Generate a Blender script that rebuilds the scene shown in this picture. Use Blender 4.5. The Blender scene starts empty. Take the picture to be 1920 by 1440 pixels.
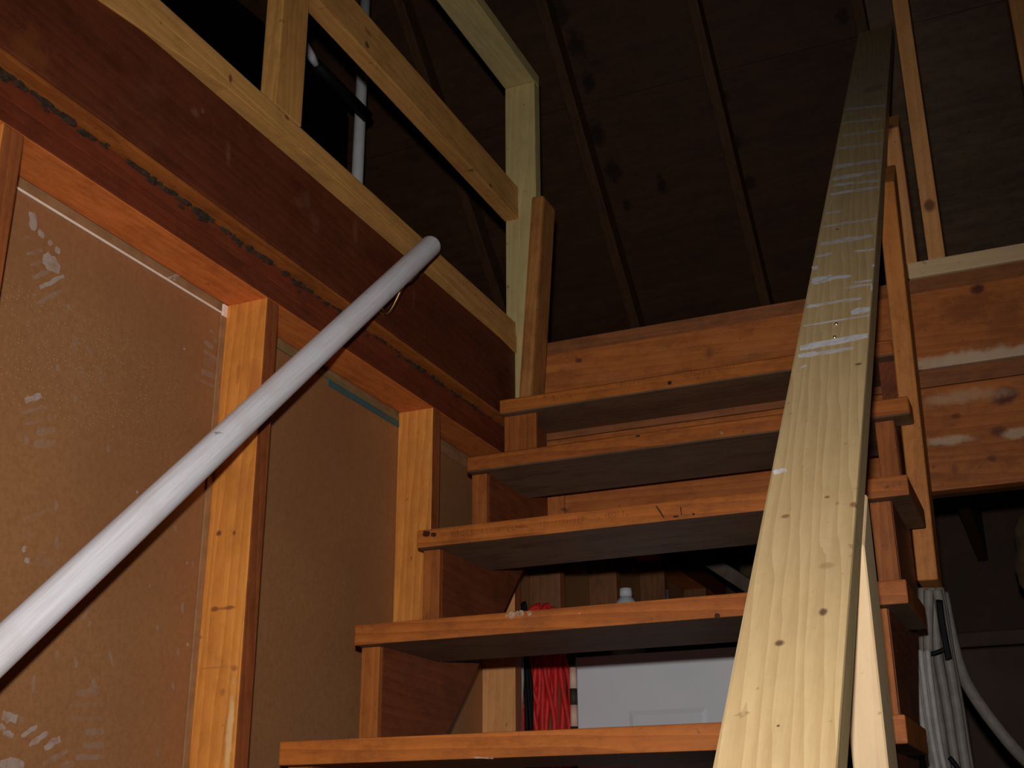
import bpy, bmesh, math, random
from mathutils import Vector, Matrix
random.seed(7)
C = bpy.context.scene.collection
CZ = 1.354                      # height of the lens above the floor; z values below are counted from lens height

# ------------------------------------------------------------------ camera, world, flash, exposure
cam_d = bpy.data.cameras.new('camera'); cam = bpy.data.objects.new('camera', cam_d); C.objects.link(cam)
cam_d.sensor_width = 36.0; cam_d.lens = 2288.93/1920*36.0; cam_d.clip_start = .02
cam.matrix_world = Matrix(((0.9153937,0.1467691,0.3748510,0.0000000),(0.4025174,-0.3201806,-0.8575921,0.0000000),(-0.0058480,0.9359184,-0.3521684,1.3540000),(0.0000000,0.0000000,0.0000000,1.0000000)))
bpy.context.scene.camera = cam
w = bpy.data.worlds.new('world'); bpy.context.scene.world = w; w.use_nodes = True
w.node_tree.nodes['Background'].inputs[0].default_value = (1, .92, .82, 1)
w.node_tree.nodes['Background'].inputs[1].default_value = .0012
fl = bpy.data.lights.new('camera_flash', 'SPOT'); fl.shadow_soft_size = .016
fl.energy = 101.0; fl.color = (1.0, .97, .95); fl.spot_size = math.radians(84); fl.spot_blend = 1.0
flo = bpy.data.objects.new('camera_flash', fl); C.objects.link(flo)
flo.matrix_world = cam.matrix_world @ Matrix.Translation((-.015, .10, 0)) @ Matrix.Rotation(math.radians(-7.5), 4, 'X') @ Matrix.Rotation(math.radians(3.0), 4, 'Y')
vs = bpy.context.scene.view_settings
vs.view_transform = 'Standard'; vs.look = 'None'; vs.gamma = 1.0; vs.exposure = 0.0; vs.use_curve_mapping = False

# ------------------------------------------------------------------ node helpers
def nd(nt, t, **kw):
    n = nt.nodes.new(t)
    for k, v in kw.items():
        if k.startswith('i_'): n.inputs[k[2:].replace('_', ' ')].default_value = v
        else: setattr(n, k, v)
    return n
def mixc(nt, fac, a, b, mode='MIX'):
    m = nt.nodes.new('ShaderNodeMix'); m.data_type = 'RGBA'; m.blend_type = mode
    for s, v in ((m.inputs[0], fac), (m.inputs[6], a), (m.inputs[7], b)):
        if hasattr(v, 'is_linked'): nt.links.new(v, s)
        elif isinstance(v, (int, float)): s.default_value = v
        else: s.default_value = (*v, 1)
    return m.outputs[2]
def math_(nt, op, a, b=None, clamp=False):
    m = nt.nodes.new('ShaderNodeMath'); m.operation = op; m.use_clamp = clamp
    for i, v in enumerate((a, b)):
        if v is None: continue
        if hasattr(v, 'is_linked'): nt.links.new(v, m.inputs[i])
        else: m.inputs[i].default_value = v
    return m.outputs[0]
def ramp(nt, v, a, b, lo=0., hi=1.):
    m = nt.nodes.new('ShaderNodeMapRange'); m.interpolation_type = 'SMOOTHSTEP'
    nt.links.new(v, m.inputs[0])
    for i, x in zip((1, 2, 3, 4), (a, b, lo, hi)): m.inputs[i].default_value = x
    return m.outputs[0]
def base_mat(name, rough=.65, spec=.3):
    m = bpy.data.materials.new(name); m.use_nodes = True
    b = m.node_tree.nodes['Principled BSDF']
    b.inputs['Roughness'].default_value = rough; b.inputs['Specular IOR Level'].default_value = spec
    return m, m.node_tree, b
def spots_on(nt, col, spots):
    """Knots, stains, scuffs and a painted gloss streak with a place and a shape of their own: (centre, radii, colour, strength, roughened 0..1)."""
    if not spots: return col
    geo = nt.nodes.new('ShaderNodeNewGeometry')
    no = nd(nt, 'ShaderNodeTexNoise', i_Scale=34., i_Detail=5., i_Roughness=.65); nt.links.new(geo.outputs['Position'], no.inputs['Vector'])
    for c, r, kc, st, rg in spots:
        s = nt.nodes.new('ShaderNodeVectorMath'); s.operation = 'SUBTRACT'; nt.links.new(geo.outputs['Position'], s.inputs[0]); s.inputs[1].default_value = (c[0], c[1], c[2]+CZ)
        d = nt.nodes.new('ShaderNodeVectorMath'); d.operation = 'DIVIDE'; nt.links.new(s.outputs[0], d.inputs[0]); d.inputs[1].default_value = r
        l = nt.nodes.new('ShaderNodeVectorMath'); l.operation = 'LENGTH'; nt.links.new(d.outputs[0], l.inputs[0])
        v = math_(nt, 'ADD', l.outputs['Value'], math_(nt, 'MULTIPLY', math_(nt, 'SUBTRACT', no.outputs[0], .5), .8+2.2*rg))
        f = ramp(nt, v, 1.05, .45-.35*rg, 0., st)
        col = mixc(nt, f, col, kc)
    return col
def wood(name, light, dark, knot=(.12, .035, .012), grain=1.0, knots=.5, blotch=.35, rough=.6, spec=.3, spots=(), dust=0., dustc=(.5, .4, .3), ring=1.0, mottle=.55):
    m, nt, b = base_mat(name, rough, spec)
    tc = nt.nodes.new('ShaderNodeTexCoord'); oi = nt.nodes.new('ShaderNodeObjectInfo')
    off = nt.nodes.new('ShaderNodeVectorMath'); off.operation = 'SCALE'; off.inputs[0].default_value = (7.3, 3.1, 5.7); nt.links.new(oi.outputs['Random'], off.inputs['Scale'])
    ad = nt.nodes.new('ShaderNodeVectorMath'); nt.links.new(tc.outputs['Object'], ad.inputs[0]); nt.links.new(off.outputs[0], ad.inputs[1])
    mp = nt.nodes.new('ShaderNodeMapping'); mp.inputs['Scale'].default_value = (.05, 1, 1); nt.links.new(ad.outputs[0], mp.inputs[0])
    fine = nd(nt, 'ShaderNodeTexNoise', i_Scale=170., i_Detail=6., i_Roughness=.7); nt.links.new(mp.outputs[0], fine.inputs['Vector'])
    mp2 = nt.nodes.new('ShaderNodeMapping'); mp2.inputs['Scale'].default_value = (.045, 1, 1); nt.links.new(ad.outputs[0], mp2.inputs[0])
    wv = nd(nt, 'ShaderNodeTexWave', i_Scale=30.*grain, i_Distortion=7., i_Detail=2., i_Detail_Scale=.9)
    wv.wave_type = 'BANDS'; wv.bands_direction = 'DIAGONAL'; wv.wave_profile = 'SAW'; nt.links.new(mp2.outputs[0], wv.inputs['Vector'])
    bl = nd(nt, 'ShaderNodeTexNoise', i_Scale=4.5, i_Detail=3.); nt.links.new(mp2.outputs[0], bl.inputs['Vector'])
    f = math_(nt, 'ADD', math_(nt, 'MULTIPLY', wv.outputs['Fac'], .34*ring), math_(nt, 'MULTIPLY', fine.outputs[0], .55))
    f = math_(nt, 'ADD', f, math_(nt, 'MULTIPLY', math_(nt, 'SUBTRACT', bl.outputs[0], .5), blotch*3))
    f = ramp(nt, f, .02, 1.0)
    col = mixc(nt, f, light, dark)
    if knots > 0:
        mk = nt.nodes.new('ShaderNodeMapping'); mk.inputs['Scale'].default_value = (3.2, 7., 7.); nt.links.new(ad.outputs[0], mk.inputs[0])
        vo = nd(nt, 'ShaderNodeTexVoronoi', i_Scale=1.0, i_Randomness=1.0); nt.links.new(mk.outputs[0], vo.inputs['Vector'])
        sp = nt.nodes.new('ShaderNodeSeparateColor'); nt.links.new(vo.outputs['Color'], sp.inputs[0])
        thr = math_(nt, 'MULTIPLY', ramp(nt, sp.outputs[0], 1-knots, 1.0), .16)
        k = math_(nt, 'SUBTRACT', thr, vo.outputs['Distance'])
        col = mixc(nt, ramp(nt, k, -.05, .05, 0, .75), col, knot)
    mo = nd(nt, 'ShaderNodeTexNoise', i_Scale=21., i_Detail=8., i_Roughness=.78)
    mpm = nt.nodes.new('ShaderNodeMapping'); mpm.inputs['Scale'].default_value = (.45, 1, 1); nt.links.new(ad.outputs[0], mpm.inputs[0]); nt.links.new(mpm.outputs[0], mo.inputs['Vector'])
    col = mixc(nt, ramp(nt, mo.outputs[0], .40, .70, 0, mottle), col, tuple(x*.45 for x in dark))
    # scattered nail dents and dirt specks
    sk = nd(nt, 'ShaderNodeTexNoise', i_Scale=55., i_Detail=3.); nt.links.new(ad.outputs[0], sk.inputs['Vector'])
    col = mixc(nt, ramp(nt, sk.outputs[0], .68, .76, 0, .45), col, knot)
    if dust > 0:
        du = nd(nt, 'ShaderNodeTexNoise', i_Scale=9., i_Detail=6., i_Roughness=.7); nt.links.new(ad.outputs[0], du.inputs['Vector'])
        col = mixc(nt, ramp(nt, du.outputs[0], .52, .75, 0, dust), col, dustc)
    col = spots_on(nt, col, spots)
    nt.links.new(col, b.inputs['Base Color'])
    bp = nd(nt, 'ShaderNodeBump', i_Strength=.25, i_Distance=.0015); nt.links.new(fine.outputs[0], bp.inputs['Height']); nt.links.new(bp.outputs[0], b.inputs['Normal'])
    return m
def plain(name, col, col2=None, scale=30., rough=.6, spec=.3, metal=0., bump=.1, spots=()):
    m, nt, b = base_mat(name, rough, spec); b.inputs['Metallic'].default_value = metal
    tc = nt.nodes.new('ShaderNodeTexCoord')
    no = nd(nt, 'ShaderNodeTexNoise', i_Scale=scale, i_Detail=5., i_Roughness=.6); nt.links.new(tc.outputs['Object'], no.inputs['Vector'])
    c = mixc(nt, ramp(nt, no.outputs[0], .3, .7), col, col2 or tuple(x*.75 for x in col))
    c = spots_on(nt, c, spots)
    nt.links.new(c, b.inputs['Base Color'])
    bp = nd(nt, 'ShaderNodeBump', i_Strength=bump, i_Distance=.002); nt.links.new(no.outputs[0], bp.inputs['Height']); nt.links.new(bp.outputs[0], b.inputs['Normal'])
    return m
def veil(name, col, op, scale=60., lo=.35, hi=.6, rough=.6, stretch=(1, 1, 1)):
    """A thin broken film (dust, painted glare, ink): opaque where its noise is high, else clear."""
    m, nt, b = base_mat(name, rough, .25)
    b.inputs['Base Color'].default_value = (*col, 1)
    tc = nt.nodes.new('ShaderNodeTexCoord'); mp = nt.nodes.new('ShaderNodeMapping'); mp.inputs['Scale'].default_value = stretch; nt.links.new(tc.outputs['Object'], mp.inputs[0])
    no = nd(nt, 'ShaderNodeTexNoise', i_Scale=scale, i_Detail=5., i_Roughness=.65); nt.links.new(mp.outputs[0], no.inputs['Vector'])
    nt.links.new(ramp(nt, no.outputs[0], lo, hi, 0., op), b.inputs['Alpha'])
    return m

# ------------------------------------------------------------------ object helpers
def link(o, parent=None):
    C.objects.link(o)
    if parent is not None:
        o.parent = parent
        o.matrix_parent_inverse = Matrix.Translation(abs_loc(parent)).inverted()
    return o
def abs_loc(o):
    return o['_w'] if '_w' in o else o.location
def tag(o, label=None, cat=None, group=None, kind=None):
    for k, v in (('label', label), ('category', cat), ('group', group), ('kind', kind)):
        if v: o[k] = v
    return o
def empty(name, loc, label=None, cat=None, group=None, kind=None):
    o = bpy.data.objects.new(name, None); o.empty_display_size = .05
    o.location = (loc[0], loc[1], loc[2]+CZ); C.objects.link(o)
    return tag(o, label, cat, group, kind)
def mesh_obj(name, bm, mat, parent=None, loc=(0, 0, 0), rot=None, smooth=False):
    me = bpy.data.meshes.new(name); bm.normal_update(); bm.to_mesh(me); bm.free()
    me.materials.append(mat)
    if smooth:
        for p in me.polygons: p.use_smooth = True
    o = bpy.data.objects.new(name, me); C.objects.link(o)
    M = Matrix.Translation(loc)
    if rot is not None: M = M @ rot.to_4x4()
    if parent is not None:
        o.parent = parent; o.matrix_parent_inverse = Matrix.Translation(wl(parent)).inverted()
    o.matrix_basis = M
    WL[o.name] = M
    return o
WL = {}
def wl(o):
    # parents made by mesh_obj carry a rotated frame; empties only a place
    return WL[o.name].translation if o.name in WL else o.location
def reparent(o, p):
    M = WL[o.name]
    o.parent = p
    o.matrix_parent_inverse = (WL[p.name] if p.name in WL else Matrix.Translation(p.location)).inverted()
    o.matrix_basis = M
def box_bm(sx, sy, sz, bevel):
    bm = bmesh.new(); bmesh.ops.create_cube(bm, size=1.0)
    for v in bm.verts: v.co = Vector((v.co.x*sx, v.co.y*sy, v.co.z*sz))
    if bevel > 0:
        bmesh.ops.bevel(bm, geom=bm.edges[:], offset=min(bevel, .4*min(sx, sy, sz)), segments=2, affect='EDGES', profile=.6)
    return bm
ROT = {'x': Matrix.Identity(3), 'y': Matrix(((0, -1, 0), (1, 0, 0), (0, 0, 1))), 'z': Matrix(((0, 0, -1), (0, 1, 0), (1, 0, 0)))}
def bx(name, x0, x1, y0, y1, z0, z1, mat, parent=None, grain='x', bevel=.003):
    s = {'x': (x1-x0, y1-y0, z1-z0), 'y': (y1-y0, x1-x0, z1-z0), 'z': (z1-z0, y1-y0, x1-x0)}[grain]
    o = mesh_obj(name, box_bm(*s, bevel), mat, None, ((x0+x1)/2, (y0+y1)/2, (z0+z1)/2+CZ), ROT[grain])
    if parent is not None: reparent(o, parent)
    return o
def finish(o, mat, nrm):
    """A second material on the faces of a board that look along nrm."""
    o.data.materials.append(mat); Rm = WL[o.name].to_3x3(); nrm = Vector(nrm)
    for p in o.data.polygons:
        if (Rm @ p.normal).dot(nrm) > .6: p.material_index = 1
    return o
def board(name, p0, p1, wdir, w, t, mat, parent=None, bevel=.003):
    """A board from p0 to p1 (centre line), w wide along wdir, t thick."""
    p0 = Vector(p0); p1 = Vector(p1); x = (p1-p0).normalized()
    y = Vector(wdir); y = (y-x*y.dot(x)).normalized(); z = x.cross(y)
    R = Matrix((x, y, z)).transposed(); c = (p0+p1)/2
    o = mesh_obj(name, box_bm((p1-p0).length, w, t, bevel), mat, None, (c.x, c.y, c.z+CZ), R)
    if parent is not None: reparent(o, parent)
    return o
def prism(name, pts, a0, a1, axis, mat, parent=None, bevel=.002, grain=None):
    """A flat outline given as points in the plane across `axis`, pushed from a0 to a1 along it."""
    f = {'x': lambda a, p: (a, p[0], p[1]), 'y': lambda a, p: (p[0], a, p[1]), 'z': lambda a, p: (p[0], p[1], a)}[axis]
    P = [Vector(f(a0, p)) for p in pts]; Q = [Vector(f(a1, p)) for p in pts]
    c = sum(P+Q, Vector())/(2*len(pts)); R = ROT[grain or 'x']; Ri = R.transposed()
    bm = bmesh.new(); V = [bm.verts.new(Ri@(p-c)) for p in P]; W = [bm.verts.new(Ri@(p-c)) for p in Q]
    bm.faces.new(V); bm.faces.new(W[::-1]); n = len(pts)
    for i in range(n): bm.faces.new((V[i], W[i], W[(i+1) % n], V[(i+1) % n]))
    bmesh.ops.recalc_face_normals(bm, faces=bm.faces[:])
    if bevel > 0: bmesh.ops.bevel(bm, geom=bm.edges[:], offset=bevel, segments=1, affect='EDGES', clamp_overlap=True)
    o = mesh_obj(name, bm, mat, None, (c.x, c.y, c.z+CZ), R)
    if parent is not None: reparent(o, parent)
    return o
def tube_into(bm, pts, r, n=10, cap=True, round_end=False):
    pts = [Vector(p) for p in pts]; rings = []; ref = None
    for i, p in enumerate(pts):
        t = (pts[min(i+1, len(pts)-1)]-pts[max(i-1, 0)]).normalized()
        if ref is None:
            ref = t.cross(Vector((0, 0, 1)))
            if ref.length < .1: ref = t.cross(Vector((1, 0, 0)))
        ref = (ref-t*ref.dot(t)).normalized(); u = t.cross(ref)
        rr = r[i] if isinstance(r, (list, tuple)) else r
        rings.append([bm.verts.new(p+(ref*math.cos(2*math.pi*k/n)+u*math.sin(2*math.pi*k/n))*rr) for k in range(n)])
    for a, b in zip(rings, rings[1:]):
        for k in range(n): bm.faces.new((a[k], a[(k+1) % n], b[(k+1) % n], b[k]))
    if cap:
        bm.faces.new(rings[0][::-1]); bm.faces.new(rings[-1])
def tube(name, pts, r, mat, parent=None, n=10):
    c = Vector(pts[0]); bm = bmesh.new(); tube_into(bm, [Vector(p)-c for p in pts], r, n)
    bmesh.ops.recalc_face_normals(bm, faces=bm.faces[:])
    o = mesh_obj(name, bm, mat, None, (c.x, c.y, c.z+CZ), None, True)
    if parent is not None: reparent(o, parent)
    return o
def smooth_path(P, k=6):
    P = [Vector(p) for p in P]; out = []
    for i in range(len(P)-1):
        a, b, c, d = P[max(i-1, 0)], P[i], P[i+1], P[min(i+2, len(P)-1)]
        for j in range(k):
            t = j/k; out.append(.5*((2*b)+(c-a)*t+(2*a-5*b+4*c-d)*t*t+(3*b-a-3*c+d)*t**3))
    return out+[P[-1]]
def strokes(name, segs, nrm, mat, parent, wob=.18):
    """Smears and painted glare lying on a surface: each (p, q, width across, width direction) is a soft-cornered patch, .3 mm proud."""
    nrm = Vector(nrm); c = Vector(segs[0][0]); bm = bmesh.new()
    for p, q, wd in segs:
        p = Vector(p)-c; q = Vector(q)-c; d = (q-p); L = d.length; d.normalize(); s = nrm.cross(d)
        n = 5; top = []; bot = []
        for i in range(n+1):
            t = i/n; e = math.sin(math.pi*min(1, max(.06, .10+t*.82)))**.35
            h = wd*.5*e
            top.append(bm.verts.new(p+d*(L*t)+s*h*(1+random.uniform(-wob, wob)*2)))
            bot.append(bm.verts.new(p+d*(L*t)-s*h*(1+random.uniform(-wob, wob)*2)))
        for i in range(n): bm.faces.new((bot[i], bot[i+1], top[i+1], top[i]))
    o = mesh_obj(name, bm, mat, None, (c.x, c.y, c.z+CZ))
    reparent(o, parent); o['kind'] = 'stuff'
    return o

# ------------------------------------------------------------------ materials
KN = (.10, .03, .012)
M_tread = wood('stair_fir', (.56, .165, .026), (.29, .072, .011), KN, knots=.3, blotch=.5, dust=.10, dustc=(.45, .22, .09))
M_stringer = wood('stringer_fir', (.27, .068, .019), (.16, .036, .011), KN, knots=.3, dust=.25, dustc=(.33, .14, .075))
M_cleat = wood('cleat_fir', (.46, .14, .026), (.26, .066, .012), KN, knots=.3, dust=.1, dustc=(.45, .2, .08))
M_block = wood('block_spruce', (.52, .22, .06), (.36, .13, .032), KN, knots=.3, spots=[])
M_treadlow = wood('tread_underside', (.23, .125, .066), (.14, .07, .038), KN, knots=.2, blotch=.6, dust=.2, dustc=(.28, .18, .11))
M_studface = wood('stud_face', (.42, .125, .034), (.26, .065, .018), KN, knots=.3, blotch=.5)  # stud faces toward the stairs, darker than the other sides
M_studshade = wood('stud_shaded', (.27, .112, .042), (.18, .068, .025), KN, knots=.3)  # far studs: shade of header and treads put into the wood colour
M_stud = wood('stud_spruce', (.92, .38, .072), (.60, .19, .030), KN, knots=.25, blotch=.5, dust=.1, dustc=(.8, .5, .25), mottle=.35, spots=[((-1.2616, 1.652, 0.3654), (0.01, 0.01, 0.006), (0.16, 0.05, 0.02), 0.85, 0.2), ((-1.2318, 1.652, 0.3657), (0.012, 0.01, 0.004), (0.2, 0.07, 0.03), 0.8, 0.2), ((-1.2466, 1.652, 0.3651), (0.03, 0.01, 0.003), (0.35, 0.12, 0.03), 0.7, 0.2), ((-1.2653, 1.652, 0.4937), (0.007, 0.01, 0.006), (0.14, 0.04, 0.02), 0.85, 0.2), ((-1.2336, 1.652, 0.4913), (0.005, 0.01, 0.006), (0.16, 0.05, 0.02), 0.8, 0.2), ((-1.2544, 1.652, 0.2697), (0.03, 0.01, 0.003), (0.4, 0.14, 0.04), 0.5, 0.3), ((-1.2124, 1.652, 0.2664), (0.008, 0.01, 0.006), (0.35, 0.12, 0.04), 0.7, 0.2), ((-1.2318, 1.652, 0.2297), (0.008, 0.01, 0.01), (0.3, 0.12, 0.04), 0.6, 0.3), ((-1.2504, 1.652, 0.7814), (0.006, 0.01, 0.03), (0.45, 0.13, 0.03), 0.6, 0.4), ((-1.2173, 1.652, 0.7361), (0.022, 0.01, 0.1), (0.5, 0.15, 0.035), 0.6, 0.3), ((-1.2234, 1.652, 0.5728), (0.02, 0.01, 0.03), (0.55, 0.17, 0.04), 0.5, 0.4), ((-1.2132, 1.652, 0.1613), (0.008, 0.01, 0.1), (0.97, 0.72, 0.38), 0.5, 0.2)])  # last spot is a gloss streak painted pale at the stud foot
M_plate = wood('plate_brown', (.21, .042, .014), (.13, .024, .009), KN, knots=.25, dust=.15, dustc=(.3, .1, .05))
M_platelow = wood('plate_orange', (.80, .23, .05), (.55, .13, .026), KN, knots=.3, dust=.15, dustc=(.7, .35, .15))
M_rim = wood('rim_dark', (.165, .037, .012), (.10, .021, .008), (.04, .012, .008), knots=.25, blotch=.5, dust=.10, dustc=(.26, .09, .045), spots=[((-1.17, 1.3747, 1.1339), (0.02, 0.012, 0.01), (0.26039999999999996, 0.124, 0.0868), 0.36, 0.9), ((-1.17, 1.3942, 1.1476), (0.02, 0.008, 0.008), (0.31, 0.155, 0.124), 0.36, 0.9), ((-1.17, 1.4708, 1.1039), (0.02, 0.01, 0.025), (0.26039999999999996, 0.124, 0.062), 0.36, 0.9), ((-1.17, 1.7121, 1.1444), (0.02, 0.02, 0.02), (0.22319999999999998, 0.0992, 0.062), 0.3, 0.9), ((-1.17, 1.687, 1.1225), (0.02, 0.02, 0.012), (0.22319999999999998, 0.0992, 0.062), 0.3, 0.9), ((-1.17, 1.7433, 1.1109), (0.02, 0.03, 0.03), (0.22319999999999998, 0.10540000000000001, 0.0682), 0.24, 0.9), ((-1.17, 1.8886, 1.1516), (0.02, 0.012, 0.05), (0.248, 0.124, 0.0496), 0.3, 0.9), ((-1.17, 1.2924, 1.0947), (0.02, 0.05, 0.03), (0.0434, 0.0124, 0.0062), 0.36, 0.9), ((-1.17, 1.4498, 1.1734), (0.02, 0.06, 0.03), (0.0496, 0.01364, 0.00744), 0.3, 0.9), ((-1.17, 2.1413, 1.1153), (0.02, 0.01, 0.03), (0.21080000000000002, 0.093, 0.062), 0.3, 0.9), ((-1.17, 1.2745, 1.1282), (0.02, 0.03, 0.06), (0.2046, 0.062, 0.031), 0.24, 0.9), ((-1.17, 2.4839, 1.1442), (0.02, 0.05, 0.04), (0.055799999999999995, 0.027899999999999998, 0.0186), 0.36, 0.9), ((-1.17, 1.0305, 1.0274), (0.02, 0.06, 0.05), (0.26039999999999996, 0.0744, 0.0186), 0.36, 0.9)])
M_new = wood('new_spruce', (.70, .35, .10), (.48, .20, .046), KN, knots=.4, blotch=.45, mottle=.4, spots=[((-1.158, 1.8848, 1.6027), (0.02, 0.012, 0.009), (0.12, 0.04, 0.02), 0.85, 0.1), ((-1.158, 1.8869, 1.637), (0.02, 0.02, 0.008), (0.2, 0.07, 0.03), 0.6, 0.1), ((-1.158, 2.417, 1.5805), (0.03, 0.012, 0.006), (0.12, 0.05, 0.02), 0.85, 0.1), ((-1.158, 2.5196, 1.5915), (0.03, 0.012, 0.007), (0.14, 0.06, 0.02), 0.85, 0.1), ((-1.168, 1.6289, 1.2733), (0.02, 0.01, 0.006), (0.2, 0.07, 0.03), 0.85, 0.1), ((-1.168, 1.4559, 1.2489), (0.02, 0.006, 0.012), (0.15, 0.05, 0.02), 0.85, 0.1)])
M_pale = wood('pale_spruce', (.66, .52, .23), (.52, .37, .15), (.16, .08, .03), knots=.3, blotch=.3, mottle=.25)
M_header = wood('header_pine', (.56, .175, .038), (.36, .09, .018), KN, knots=.25, blotch=.5, dust=.12, dustc=(.6, .35, .18), spots=[((-0.0415, 2.77, 1.1862), (0.02, 0.03, 0.014), (0.1, 0.025, 0.02), 0.95, 0.05), ((-0.0171, 2.77, 0.9225), (0.034, 0.03, 0.03), (0.13, 0.03, 0.016), 0.95, 0.25), ((-0.0446, 2.77, 0.8441), (0.024, 0.03, 0.016), (0.14, 0.04, 0.02), 0.9, 0.2), ((-0.1247, 2.77, 0.8905), (0.014, 0.03, 0.008), (0.13, 0.035, 0.018), 0.8, 0.1), ((-0.1675, 2.77, 0.8299), (0.012, 0.03, 0.01), (0.2, 0.06, 0.03), 0.8, 0.1), ((-0.065, 2.77, 0.783), (0.012, 0.03, 0.011), (0.13, 0.035, 0.018), 0.7, 0.1), ((-0.1436, 2.77, 0.7685), (0.01, 0.03, 0.016), (0.13, 0.035, 0.018), 0.5, 0.2), ((-0.0318, 2.77, 1.0193), (0.2, 0.05, 0.03), (0.74, 0.54, 0.36), 0.8, 0.22), ((-0.134, 2.77, 1.0259), (0.1, 0.05, 0.02), (0.66, 0.47, 0.3), 0.6, 0.3), ((-0.1463, 2.77, 0.8358), (0.06, 0.05, 0.014), (0.66, 0.47, 0.3), 0.7, 0.25), ((-0.0043, 2.77, 0.8336), (0.04, 0.05, 0.016), (0.66, 0.47, 0.3), 0.7, 0.25), ((-0.1113, 2.77, 0.933), (0.13, 0.05, 0.022), (0.62, 0.36, 0.2), 0.6, 0.3), ((-0.0728, 2.77, 1.1424), (0.07, 0.05, 0.05), (0.24, 0.06, 0.02), 0.6, 0.4), ((0.0021, 2.77, 1.1021), (0.05, 0.05, 0.07), (0.26, 0.07, 0.025), 0.5, 0.4), ((-1.0213, 2.77, 1.1729), (0.013, 0.03, 0.009), (0.13, 0.035, 0.018), 0.9, 0.1), ((-0.6759, 2.77, 1.1356), (0.012, 0.03, 0.02), (0.2, 0.05, 0.02), 0.5, 0.4), ((-1.0887, 2.77, 1.1631), (0.07, 0.05, 0.012), (0.72, 0.25, 0.06), 0.4, 0.3), ((-1.0655, 2.7575, 0.7772), (0.012, 0.03, 0.008), (0.13, 0.035, 0.018), 0.8, 0.2)])
M_subfl = wood('floor_edge', (.36, .125, .042), (.24, .075, .024), KN, knots=0)
M_joist = wood('joist_old', (.16, .07, .03), (.10, .04, .018), KN, knots=.2)
M_rail = wood('handrail_spruce', (.78, .57, .29), (.56, .365, .165), (.2, .1, .05), knots=.06, blotch=.25, grain=1.5, ring=1.1, spec=.3, rough=.5, mottle=.16, spots=[((-0.2112, 1.2741, 0.22), (0.006, 0.008, 0.008), (0.1, 0.045, 0.025), 0.85, 0.1), ((-0.2517, 1.241, 0.1868), (0.007, 0.007, 0.007), (0.1, 0.045, 0.025), 0.85, 0.1), ((-0.267, 1.4137, 0.3596), (0.007, 0.006, 0.006), (0.3, 0.14, 0.06), 0.85, 0.1), ((-0.1885, 1.4208, 0.3667), (0.007, 0.009, 0.009), (0.3, 0.12, 0.06), 0.85, 0.1), ((-0.2205, 1.4377, 0.3835), (0.004, 0.004, 0.004), (0.3, 0.1, 0.05), 0.85, 0.1), ((-0.2136, 1.3341, 0.28), (0.01, 0.008, 0.008), (0.38, 0.2, 0.08), 0.5, 0.1), ((-0.2411, 1.1536, 0.0994), (0.002, 0.002, 0.002), (0.1, 0.045, 0.025), 0.85, 0.1), ((-0.1974, 1.6967, 0.6425), (0.007, 0.006, 0.006), (0.18, 0.09, 0.05), 0.85, 0.1), ((-0.2203, 2.9433, 1.8891), (0.04, 0.05, 0.05), (0.16, 0.15, 0.14), 0.6, 0.5), ((-0.2429, 2.9826, 1.9284), (0.12, 0.5, 0.5), (0.36, 0.32, 0.27), 0.4, 0.2), ((-0.2603, 2.1432, 1.089), (0.004, 0.006, 0.006), (0.1, 0.045, 0.025), 0.85, 0.1)])
M_near = wood('post_cream', (.82, .58, .33), (.68, .44, .22), (.2, .1, .04), knots=.1, blotch=.2, ring=.8, mottle=.12)
M_post = wood('post_spruce', (.68, .255, .062), (.5, .17, .036), KN, knots=.2, blotch=.3)
M_gpost = wood('guard_spruce', (.84, .40, .145), (.64, .26, .08), KN, knots=.3, blotch=.3, mottle=.3, spots=[((-0.1175, 2.77, 1.4228), (0.016, 0.02, 0.022), (0.17, 0.07, 0.035), 0.9, 0.05)])
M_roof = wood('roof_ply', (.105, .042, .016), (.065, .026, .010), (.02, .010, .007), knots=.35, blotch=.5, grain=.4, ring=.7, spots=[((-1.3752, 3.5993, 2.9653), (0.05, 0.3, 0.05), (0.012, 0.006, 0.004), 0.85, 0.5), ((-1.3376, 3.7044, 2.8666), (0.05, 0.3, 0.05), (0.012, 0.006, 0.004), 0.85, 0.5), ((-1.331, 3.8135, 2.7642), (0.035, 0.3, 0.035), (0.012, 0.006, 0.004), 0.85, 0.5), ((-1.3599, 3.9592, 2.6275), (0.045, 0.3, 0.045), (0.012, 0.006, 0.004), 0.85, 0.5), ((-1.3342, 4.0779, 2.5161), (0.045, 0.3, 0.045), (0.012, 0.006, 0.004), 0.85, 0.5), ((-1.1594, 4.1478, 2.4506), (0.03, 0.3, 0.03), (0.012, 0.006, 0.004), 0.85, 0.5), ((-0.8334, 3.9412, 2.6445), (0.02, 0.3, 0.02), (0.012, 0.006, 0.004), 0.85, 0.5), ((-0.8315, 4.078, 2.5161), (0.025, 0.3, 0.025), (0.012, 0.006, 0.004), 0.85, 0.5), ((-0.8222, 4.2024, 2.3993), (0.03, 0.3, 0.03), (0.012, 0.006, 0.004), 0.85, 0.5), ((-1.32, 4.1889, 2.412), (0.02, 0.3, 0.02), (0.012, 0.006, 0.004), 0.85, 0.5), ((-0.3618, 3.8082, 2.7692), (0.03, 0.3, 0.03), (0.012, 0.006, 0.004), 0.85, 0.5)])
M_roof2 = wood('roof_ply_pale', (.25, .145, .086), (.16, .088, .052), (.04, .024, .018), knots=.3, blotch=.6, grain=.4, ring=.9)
M_rafter = wood('rafter_fir', (.14, .062, .024), (.09, .037, .014), (.04, .016, .008), knots=.4)
M_dark = plain('dark_board', (.085, .04, .024), (.055, .027, .017), 8.)
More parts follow.
